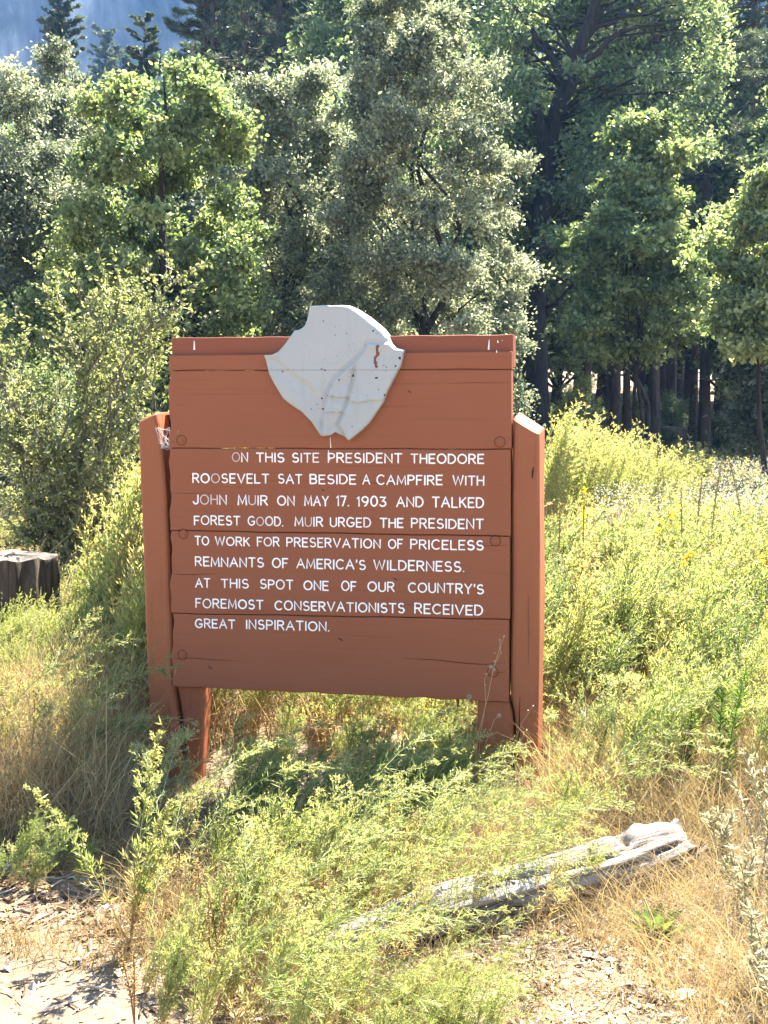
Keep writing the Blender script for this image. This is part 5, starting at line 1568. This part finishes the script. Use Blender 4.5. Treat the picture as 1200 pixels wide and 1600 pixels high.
def tree_from(meshes, name, x, y, label, group=None, s=1.0, rz=0.0, sz=1.0, cat="tree"):
    root = empty(name, (x, y, gz(x, y)), rz); root.scale = (s, s, s * sz); tag(root, label, cat, group)
    for nm, me in zip(("trunk", "crown"), meshes):
        o = bpy.data.objects.new(nm, me); COL.objects.link(o); o.parent = root
    return root

broad_tree("maple_tree", "bright green broad-leaved tree with a thin dark trunk, left behind the shrub", 258, 62, 18.5, 1.62, 'maple', 'bark_dark', 201,
           z0=.5, prof=(.75, .95, 1.0, .92, .75, .55, .30), n=105, cr=(.24, .42), lpc=300, L=.066, W=.055, r0=.085, tone=.55, limbs=70, lob=.14, two=True,
           trunk=[(258, 700), (256, 480), (258, 400), (256, 300), (262, 220), (266, 170), (264, 120)], flat=.7)
broad_tree("live_oak", "grey-green evergreen oak cut by the left edge of the view", 8, 98, 22, 1.25, 'liveoak', 'bark_dark', 202, z0=.3, prof=(.6, .9, 1, .95, .8, .35), n=120, lpc=420, L=.07, W=.042, tone=.45)
broad_tree("live_oak", "narrow dark grey-green oak between the maple and the left edge", 105, 48, 24.5, 1.15, 'liveoak', 'bark_dark', 203, z0=.3, prof=(.8, 1, .95, .75, .55, .22), n=120, lpc=430, L=.07, W=.042, tone=.42)
broad_tree("live_oak", "yellowish evergreen oak between the maple and the tallest pale oak", 455, 88, 22.5, 1.20, 'liveoak', 'bark_dark', 204, z0=.3, prof=(.6, .8, .95, 1, .85, .45), n=130, lpc=430, L=.07, W=.042, tone=.56, stems=2)
broad_tree("live_oak", "largest pale grey-green evergreen oak, rising behind the carved mountain", 662, -14, 20.5, 1.66, 'liveoak', 'bark_dark', 205, z0=.25, prof=(.72, .92, 1.0, 1.0, .94, .80, .60, .30), n=230, cr=(.20, .40), lpc=430, L=.062, W=.038, tone=.58, stems=3, limbs=70, lob=.20, topshift=-.28)
broad_tree("live_oak", "short evergreen oak filling in behind the sign's left top corner", 520, 330, 24, 1.1, 'liveoak', 'bark_dark', 206, z0=.2, n=80, lpc=380, L=.07, W=.045, tone=.4)
# big black oak with forked trunk
rng = np.random.RandomState(210)
def black_oak():
    Y = 33.0; px0 = 836
    x = (px0 - 600) / F * Y; g0 = gz(x, Y); root = empty("black_oak", (x, Y, g0))
    tag(root, "big dark oak with a thick black forked trunk beside the pale oak", "tree")
    def pt(px, py, dy=0.0):
        a = at(px, py, Y); return np.array([a[0] - x, dy, a[2] - g0])
    tb = MB()
    main = [pt(838, 670), pt(836, 600), pt(834, 520), pt(836, 440), pt(848, 330), pt(852, 260, .1), pt(868, 180, .2), pt(890, 110, .2), pt(922, 40, .1), pt(942, -40), pt(955, -140), pt(960, -260)]
    main[0][2] = -.2
    Q = trunk_mesh(tb, main, .36, .09, 12, 1.4)
    second = [pt(829, 670), pt(822, 620), pt(826, 560, -.2), pt(832, 500, -.15), pt(840, 400, -.1)]
    second[0][2] = -.2
    trunk_mesh(tb, second, .20, .14, 9, 1.3)
    for pts, r in (([pt(850, 250), pt(838, 170, -.2), pt(828, 150, -.3), (pt(815, 60, -.5))], .18), ([pt(866, 190), pt(905, 110, -.4), pt(970, 60, -.8), pt(1060, 48, -1.2)], .13),
                   ([pt(846, 330), pt(790, 300, .6), pt(730, 200, 1), pt(700, 60, 1.2)], .12), ([pt(842, 420), pt(880, 380, -.5), pt(930, 330, -1.0), pt(975, 300, -1.6)], .09), ([pt(842, 500), pt(870, 470, -.3), pt(915, 425, -.8), pt(980, 418, -1.2)], .07),
                   ([pt(920, 50), pt(1000, -10, .8), pt(1080, -60, 1.2), pt(1130, -90, 1.6)], .12), ([pt(885, 120), pt(840, 40, .9), pt(780, -60, 1.2)], .13), ([pt(850, 280), pt(900, 228, .6), pt(945, 222, .9)], .06)):
        P = np.array(pts); s = np.linspace(0, 1, 12); t = np.linspace(0, 1, len(P))
        q = np.stack([np.interp(s, t, P[:, i]) for i in range(3)], -1) + rng.normal(0, .04, (12, 3)); tubes(tb, q, np.linspace(r, r * .2, 12), 7, .5)
    cen = []
    for k_ in range(900):
        px, py = rng.uniform(640, 1125), rng.uniform(-280, 470)
        e = ((px - 890) / 235) ** 2 + ((py - 60) / 400) ** 2
        if e > 1 + .25 * math.sin(px / 30.) * math.sin(py / 37.): continue
        if py > 330 and abs(px - 900) < 30: continue
        if 815 < px < 905 + (200 - py) * .25 and rng.rand() < .9: dy = rng.uniform(.9, 3.4)
        else: dy = rng.uniform(-2.6, 3.0)
        if vnoise(px / 62. + 3, py / 50.) < .33: continue
        cen.append(pt(px, py, dy))
    cen = np.array(cen[:330])
    for c in cen[rng.permutation(len(cen))[:110]]:
        b = Q[np.argmin(np.abs(Q[:, 2] - (c[2] - .6)) + np.abs(Q[:, 0] - c[0]) * .2)]
        q = limb(b, c, rng); tubes(tb, q, np.linspace(.05, .012, 6), 4, .5)
    tb.build("trunk", M['bark_dark'], root, smooth=True)
    cb = MB(); leaf_cloud(cb, rng, cen, rng.uniform(.35, .75, len(cen)), 260, .12, .085, np.clip(rng.normal(.42, .16, len(cen)), .05, .95), flat=.65)
    cb.build("crown", M['darkoak'], root)
black_oak()
broad_tree("maple_tree", "light green broad-leaved tree with slanting thin trunks, right of the black oak", 1000, 172, 26, 1.35, 'maple', 'bark_dark', 221, z0=2.6, prof=(.7, .9, .75, 1, .75, .55, .25), n=85, cr=(.28, .5), lpc=230, L=.10, W=.085, r0=.07, tone=.58, stems=3, lob=.4, flat=.5)
broad_tree("maple_tree", "vivid green broad-leaved tree at the right edge of the view", 1195, 240, 21, .85, 'maple', 'bark_dark', 222, z0=2.5, prof=(.6, .9, 1, .85, .6, .2), n=62, cr=(.26, .46), lpc=240, L=.095, W=.08, r0=.06, tone=.72, lob=.4, flat=.5)
broad_tree("aspen_tree", "pale green broad-leaved tree rising behind the yellowish oak", 565, -60, 38, 2.2, 'maple', 'bark_grey', 223, z0=3, prof=(.7, 1, .9, .8, .5, .2), n=120, cr=(.45, .85), lpc=230, L=.14, W=.11, r0=.13, tone=.60)

PINE = [conifer_mesh(301, 30, 3.6, 8, 170, .22, .034, .27, droop=.30, per=30), conifer_mesh(302, 27, 3.0, 6.5, 140, .24, .030, .19, droop=.35, per=30), conifer_mesh(303, 32, 3.4, 12, 130, .24, .030, .28, droop=.25, per=28)]
FIR = [conifer_mesh(311, 24, 2.9, 1.6, 190, .17, .055, .24, droop=.28, tuft=False, per=15, dead=0, upcurve=.05), conifer_mesh(312, 18, 2.3, 1.0, 165, .16, .055, .18, droop=.22, tuft=False, per=15, dead=0, upcurve=.05), conifer_mesh(313, 26, 2.6, 5.5, 160, .17, .055, .26, droop=.35, tuft=False, per=15, dead=16, upcurve=.05)]
FIR.append(conifer_mesh(314, 24, 2.7, 1.6, 330, .24, .075, .22, droop=.15, tuft=False, per=17, dead=0, upcurve=.12, taper=.72))
def at_px(px, Y): return (px - 600) / F * Y
tree_from(PINE[0], "ponderosa_pine", at_px(387, 50), 50, "tall dark pine with a thick straight trunk at the upper left of the pale oaks", rz=.4)
tree_from(PINE[1], "ponderosa_pine", at_px(1102, 40), 40, "long-needled pine with a bare straight trunk, right of the black oak", rz=2.0, s=.95)
for i, (px, Y, me, s) in enumerate(((325, 58, PINE[1], 1.0), (440, 57, PINE[0], .95), (350, 66, FIR[3], 1.15), (415, 63, FIR[3], 1.2), (475, 60, FIR[3], 1.25))):
    tree_from(me, "forest_pine" if i < 2 else "forest_fir", at_px(px, Y), Y, "tall dark conifer standing close behind the thick-trunked pine at the upper left", "dark conifers behind the thick-trunked pine", s, i * 1.1)
tree_from(FIR[3], "silver_fir", at_px(108, 70), 70, "tall pointed conifer against the cliff, highest at the upper left", rz=1.0, s=.93)
tree_from(FIR[3], "silver_fir", at_px(234, 72), 72, "small pointed conifer between the maple top and the cliff", rz=2.0, s=.86)
tree_from(FIR[3], "silver_fir", at_px(175, 150), 150, "hazy distant conifer before the cliff, left one of a pair", rz=.2, s=1.6)
tree_from(FIR[3], "silver_fir", at_px(196, 152), 152, "hazy distant conifer before the cliff, right one of a pair", rz=1.2, s=1.52)
tree_from(FIR[3], "silver_fir", at_px(66, 120), 120, "hazy distant conifer at the left of the tallest pointed one", rz=3.2, s=1.15)
tree_from(FIR[1], "silver_fir", at_px(445, 46), 46, "slender conifer beside the tall dark pine", rz=.9, s=.72)

# bare lower trunks and dark conifers that can be told apart at the forest's edge on the right
for i, (px, Y, mi, s, lab) in enumerate(((963, 36, 'F2', .62, "thin bare conifer trunk, first at the forest's edge right of the black oak"), (979, 40, 'F2', .55, "thin bare conifer trunk just behind the first one at the forest's edge"),
        (1018, 37, 'F2', .72, "conifer with drooping dark branches and a thin trunk at the forest's edge"), (1083, 46, 'P2', .55, "thick brown pine trunk in the forest on the right"),
        (1172, 44, 'P1', .6, "pine trunk standing before the logs at the far right of the forest"), (1040, 52, 'F2', 1.0, "dark high-crowned fir deep in the forest right of the black oak"), (1140, 56, 'F2', 1.1, "dark high-crowned fir deep in the forest behind the pines at the right"))):
    tree_from({'F0': FIR[0], 'F2': FIR[2], 'P1': PINE[1], 'P2': PINE[2]}[mi], "forest_pine" if mi[0] == 'P' else "forest_fir", at_px(px, Y), Y, lab, rz=i * 1.3, s=s)
tree_from(FIR[1], "young_fir", at_px(1078, 36), 36, "small bushy dark fir on the shaded forest floor at the right", rz=.3, s=.14, sz=.75)
tree_from(FIR[1], "young_fir", at_px(1195, 35), 35, "small dark fir at the right edge of the forest floor", rz=1.3, s=.15, sz=.8)
tree_from(FIR[1], "young_fir", at_px(560, 30), 30, "small dark fir hidden behind the sign's boards", rz=1.3, s=.2, sz=.8)

# the forest behind, tree by tree
frng = np.random.RandomState(88)
for row, (Y0, Y1, n) in enumerate(((42, 54, 21), (56, 72, 21), (76, 100, 22))):
    for i in range(n):
        px = -280 + 1760 * (i + frng.uniform(.1, .9)) / n; Y = frng.uniform(Y0, Y1)
        if px < 330:
            hmax = at(px, 150 + 60 * frng.rand(), Y)[2] - gz(at_px(px, Y), Y)      # keeps the cliff in view
            s = min(1.0, hmax / 18.0); me = FIR[1]; kind = "forest_fir"
        else:
            s = frng.uniform(.85, 1.2)
            if px > 830 and row < 2: me, kind = ((PINE[frng.randint(3)], 'forest_pine') if frng.rand() < .5 else (FIR[2], 'forest_fir'))
            elif frng.rand() < .62: me = FIR[frng.choice([0, 0, 2])]; kind = "forest_fir"
            else: me = PINE[frng.randint(3)]; kind = "forest_pine"
        tree_from(me, kind, at_px(px, Y), Y, "dark conifer standing in the dense forest behind the pale oaks" if kind == "forest_fir" else "long-needled pine standing in the dense forest behind the pale oaks",
                  "dark conifers of the dense forest" if kind == "forest_fir" else "pines of the dense forest", s, frng.rand() * 6.28, frng.uniform(.9, 1.1))
# broad-leaved trees between them
def bt_mesh(seed, H, Rm, leafmat, tone, n=110, lpc=200, L=.17, W=.12):
    rng = np.random.RandomState(seed); tb = MB(); cb = MB()
    Q = trunk_mesh(tb, np.stack([np.array([.15 * math.sin(t * 4 + seed), .1 * math.sin(t * 5), -.2 + H * .95 * t]) for t in np.linspace(0, 1, 9)]), H * .016, .02)
    C_, t = crown_points(rng, n, H * .12, H * .96, (.6, .9, 1, .95, .7, .3), Rm, .3)
    for c in C_[:40]:
        b = Q[np.argmin(np.abs(Q[:, 2] - max(.5, c[2] - np.hypot(c[0], c[1]))))]; q = limb(b, c, rng); tubes(tb, q, np.linspace(.05, .012, 6), 4, .5)
    leaf_cloud(cb, rng, C_, rng.uniform(.5, .95, len(C_)) * H / 11, lpc, L, W, np.clip(rng.normal(tone, .15, len(C_)), 0, 1), flat=.6)
    return tb.mesh("trunk", M['bark_dark'], True), cb.mesh("crown", M[leafmat])
BT = [bt_mesh(401, 11, 2.6, 'darkoak', .5), bt_mesh(402, 10, 2.3, 'liveoak', .45), bt_mesh(403, 12, 2.4, 'maple', .5)]
for i, (px, Y, mi, s) in enumerate(((-40, 32, 1, .85), (30, 33, 0, .85), (60, 40, 2, .8), (165, 34, 1, .78), (215, 40, 2, .85), (300, 33, 0, .95), (345, 42, 2, .95), (395, 30, 1, .8), (440, 36, 0, 1.0), (505, 30, 0, .85), (545, 34, 1, 1.0), (600, 42, 2, 1.3),
        (700, 37, 0, .85), (800, 58, 0, 1.15), (870, 66, 0, 1.5), (935, 70, 2, 1.6), (1000, 74, 0, 1.5), (1060, 76, 2, 1.7), (1120, 68, 2, 1.5), (1230, 40, 0, 1.0), (-90, 28, 0, .8), (1260, 30, 1, .8), (690, 46, 0, 1.7), (1010, 84, 0, 1.9), (1190, 66, 0, 1.5))):
    tree_from(BT[mi], ("black_oak", "live_oak", "maple_tree")[mi], at_px(px, Y), Y, ("dark leafy oak filling the woods behind the front row of trees", "grey-green oak filling the woods behind the front row of trees", "green broad-leaved tree filling the woods behind the front row of trees")[mi],
              ("dark oaks in the woods", "grey-green oaks in the woods", "broad-leaved trees in the woods")[mi], s, i * 1.7)

# bushes along the meadow's edge
def bush_mesh(seed, H, Rm, leafmat, tone, n=40, lpc=150, L=.06, W=.035, twig=30):
    rng = np.random.RandomState(seed); tb = MB(); cb = MB()
    C_, t = crown_points(rng, n, H * .1, H * .95, (.9, 1, .9, .7, .35), Rm, .3)
    for c in C_[:twig]:
        q = limb(np.array([rng.normal(0, .06), rng.normal(0, .06), -.05]), c, rng, 6, -.08); tubes(tb, q, np.linspace(.016, .004, 6), 4, .5)
    leaf_cloud(cb, rng, C_, rng.uniform(.2, .42, len(C_)) * H / 1.6, lpc, L, W, np.clip(rng.normal(tone, .15, len(C_)), 0, 1), flat=.8)
    return tb.mesh("stems", M['bark_dark'], True), cb.mesh("foliage", M[leafmat])
BUSH = [bush_mesh(411, 1.7, 1.0, 'liveoak', .4), bush_mesh(412, 1.3, .9, 'shrub', .45), bush_mesh(413, 2.2, 1.1, 'darkoak', .45)]
def bush_from(meshes, x, y, label, group, s, rz):
    root = empty("bush", (x, y, gz(x, y)), rz); root.scale = (s, s, s); tag(root, label, "bush", group)
    for nm, me in zip(("stems", "foliage"), meshes):
        o = bpy.data.objects.new(nm, me); COL.objects.link(o); o.parent = root
for i, (px, Y, mi, s) in enumerate(((10, 20, 0, 1.2), (70, 20.5, 2, 1.0), (130, 21, 0, 1.1), (200, 20, 2, .9), (330, 20, 0, 1.1), (385, 21, 2, 1.0), (440, 20, 0, 1.1), (500, 20.5, 1, 1.1), (560, 19, 0, 1.0), (640, 19, 2, 1.0), (720, 19.5, 0, 1.1), (765, 20, 1, 1.0),
        (890, 39, 1, .9), (1000, 50, 0, 1.0), (1050, 48, 2, .7), (1195, 33, 0, .9), (1000, 33, 1, .5), (925, 43, 0, .7), (975, 45, 2, .6), (1120, 41, 1, .7), (1150, 47, 0, .8), (905, 52, 2, .9), (1035, 40, 1, .55))):
    bush_from(BUSH[mi], at_px(px, Y), Y, ("grey-green bush in the shade at the foot of the oaks", "small yellow-green bush at the foot of the oaks", "dark green bush in the shade of the trees")[mi], ("grey-green bushes under the trees", "yellow-green bushes under the trees", "dark green bushes under the trees")[mi], s, i * 1.3)

# the twiggy shrub on the left
def left_shrub():
    Y = 11.5; rng = np.random.RandomState(420); x = at_px(118, Y); root = empty("twiggy_shrub", (x, Y, gz(x, Y)))
    tag(root, "loose twiggy shrub with small pale leaves left of the sign, behind the stump", "shrub")
    tb = MB(); cb = MB()
    tips = [(0, 490), (10, 560), (40, 545), (75, 470), (85, 520), (130, 455), (120, 430), (150, 480), (185, 440), (205, 470), (250, 445), (262, 500), (240, 540), (225, 590), (150, 560), (60, 620), (20, 650), (-20, 600), (100, 600), (190, 600), (60, 700), (0, 720), (210, 650), (140, 660), (90, 760), (30, 690), (50, 780), (280, 480), (290, 440), (170, 520), (110, 690), (-30, 680), (230, 500), (10, 760), (150, 760), (190, 720), (80, 830), (120, 820), (40, 840), (160, 820), (100, 790), (180, 780), (20, 800), (200, 690)]
    SP = []
    for i, (px, py) in enumerate(tips):
        dy = rng.uniform(-.7, .9); p = at(px, py, Y + dy) - np.array([x, Y, gz(x, Y)])
        b = np.array([rng.normal(0, .10), rng.normal(0, .1), -.05])
        q = limb(b, p, rng, 9, .10); tubes(tb, q, np.linspace(.015, .003, 9), 5, .5); SP.append(q)
        for j in range(22):
            bp, bt = along(q[None], np.array([[rng.uniform(.22, .99)]]))
            d = nz(bt[0, 0] * .9 + rnd_unit(rng, 1)[0] * .9 + [0, 0, .15]); L = rng.uniform(.18, .48)
            s = limb(bp[0, 0], bp[0, 0] + d * L, rng, 6, .06); tubes(tb, s, np.linspace(.005, .0018, 6), 4, .5)
            m = 23; lp, lt = along(s[None], rng.uniform(.08, 1.02, (1, m)))
            dd = nz(lt[0] * .5 + rnd_unit(rng, m))
            tn = np.clip(rng.normal(.60 + .12 * rng.normal(), .15, m), 0, 1)
            leaves(cb, lp[0] + rng.normal(0, .012, (m, 3)), dd, nz(rnd_unit(rng, m) + [0, 0, .6]), .042 * rng.uniform(.6, 1.3, m), .026 * rng.uniform(.7, 1.2, m), tn, 0, two=True)
    tb.build("branches", M['bark_grey'], root, smooth=True); cb.build("foliage", M['shrub'], root)
left_shrub()

# dead logs and boulders on the forest floor
def floor_log(px, py, Y, L, r, rz, label, seed, mat='deadwood'):
    rng = np.random.RandomState(seed); x = at_px(px, Y); mb = MB()
    t = np.linspace(0, 1, 9); P = np.stack([(t - .5) * L, .05 * np.sin(t * 5), r * .8 + .04 * np.sin(t * 7 + seed)], -1)
    tubes(mb, P, r * (1 - .45 * t) * (1 + .08 * np.sin(t * 19)), 9, .5, cap=True)
    for j in range(3):
        b = P[2 + 2 * j]; tubes(mb, np.stack([b, b + [.1, rng.normal(0, .2), .25], b + [.25, rng.normal(0, .3), .5]]), np.array([r * .25, r * .18, r * .06]), 5, .5)
    o = mb.build("fallen_log", M[mat], smooth=True); o.location = (x, Y, gz(x, Y)); o.rotation_euler = (0, 0, rz); tag(o, label, "log")
floor_log(925, 0, 37, 3.0, .16, .15, "pale dead log on the forest floor close to the black oak", 1)
floor_log(1130, 0, 47, 5.5, .22, -.1, "long grey dead log lying deep in the forest at the right", 2)
floor_log(1110, 0, 51, 4.5, .2, .2, "grey dead log behind the long one in the forest", 3)
floor_log(1170, 0, 42, 2.6, .15, .5, "short dead log near the right edge of the forest floor", 4)
def boulder(px, Y, s, label, seed):
    rng = np.random.RandomState(seed); x = at_px(px, Y); mb = MB(); a, b = 18, 10
    th = np.arange(a) / a * 2 * PI; V = []
    for j in range(b):
        f = j / (b - 1) * PI * .62; V.append(np.stack([np.sin(f) * np.cos(th), np.sin(f) * np.sin(th) * .8, np.cos(f) * .7 * np.ones(a)], -1))
    V = np.array(V).reshape(-1, 3) * s * (1 + .35 * (vnoise(np.tile(th * 2.3, b) + seed, np.repeat(np.arange(b) * .8, a)) - .5))[:, None]
    i = np.arange(a * b).reshape(b, a); mb.add(V, [np.stack([i[:-1], i[1:], np.roll(i, -1, 1)[1:], np.roll(i, -1, 1)[:-1]], -1).reshape(-1, 4)], .5)
    o = mb.build("boulder", M['stone'], smooth=False); o.location = (x, Y, gz(x, Y)); tag(o, label, "rock")
boulder(1142, 43, .5, "grey boulder beside the long dead log in the forest", 5)
boulder(1118, 44, .35, "smaller grey boulder left of the other one in the forest", 6)
# dry needles, sticks and low plants that cover the forest floor
ff = MB(); rng = np.random.RandomState(430)
n = 9000; x = rng.uniform(-16, 20, n); y = rng.uniform(31, 58, n); m = np.abs(x) < .4 * y; x, y = x[m], y[m]; n = len(x)
P = np.stack([x, y, ground_z(x, y) + .01], -1)
grass_blades(ff, P, rng, .08, .40, .010, .8, None, (0, .8), seg=2)
tag(ff.build("forest_undergrowth", M['straw']), kind="stuff")
# ------------------------------------------------------------------ the air
def haze():
    mb = MB(); x, y0, y1, z0, z1 = 460.0, -120.0, 720.0, -3.0, 470.0
    V = [(-x, y0, z0), (x, y0, z0), (x, y1, z0), (-x, y1, z0), (-x, y0, z1), (x, y0, z1), (x, y1, z1), (-x, y1, z1)]
    mb.add(V, [np.array([[0, 3, 2, 1], [4, 5, 6, 7], [0, 1, 5, 4], [1, 2, 6, 5], [2, 3, 7, 6], [3, 0, 4, 7]])], .5)
    k = NT("haze_air")
    v = k.n("ShaderNodeVolumePrincipled")
    v.inputs["Color"].default_value = (.20, .46, 1.0, 1); v.inputs["Density"].default_value = HAZE_D; v.inputs["Anisotropy"].default_value = .35
    k.l(v.outputs[0], k.out.inputs["Volume"])
    tag(mb.build("haze", k.m), kind="stuff")
haze()
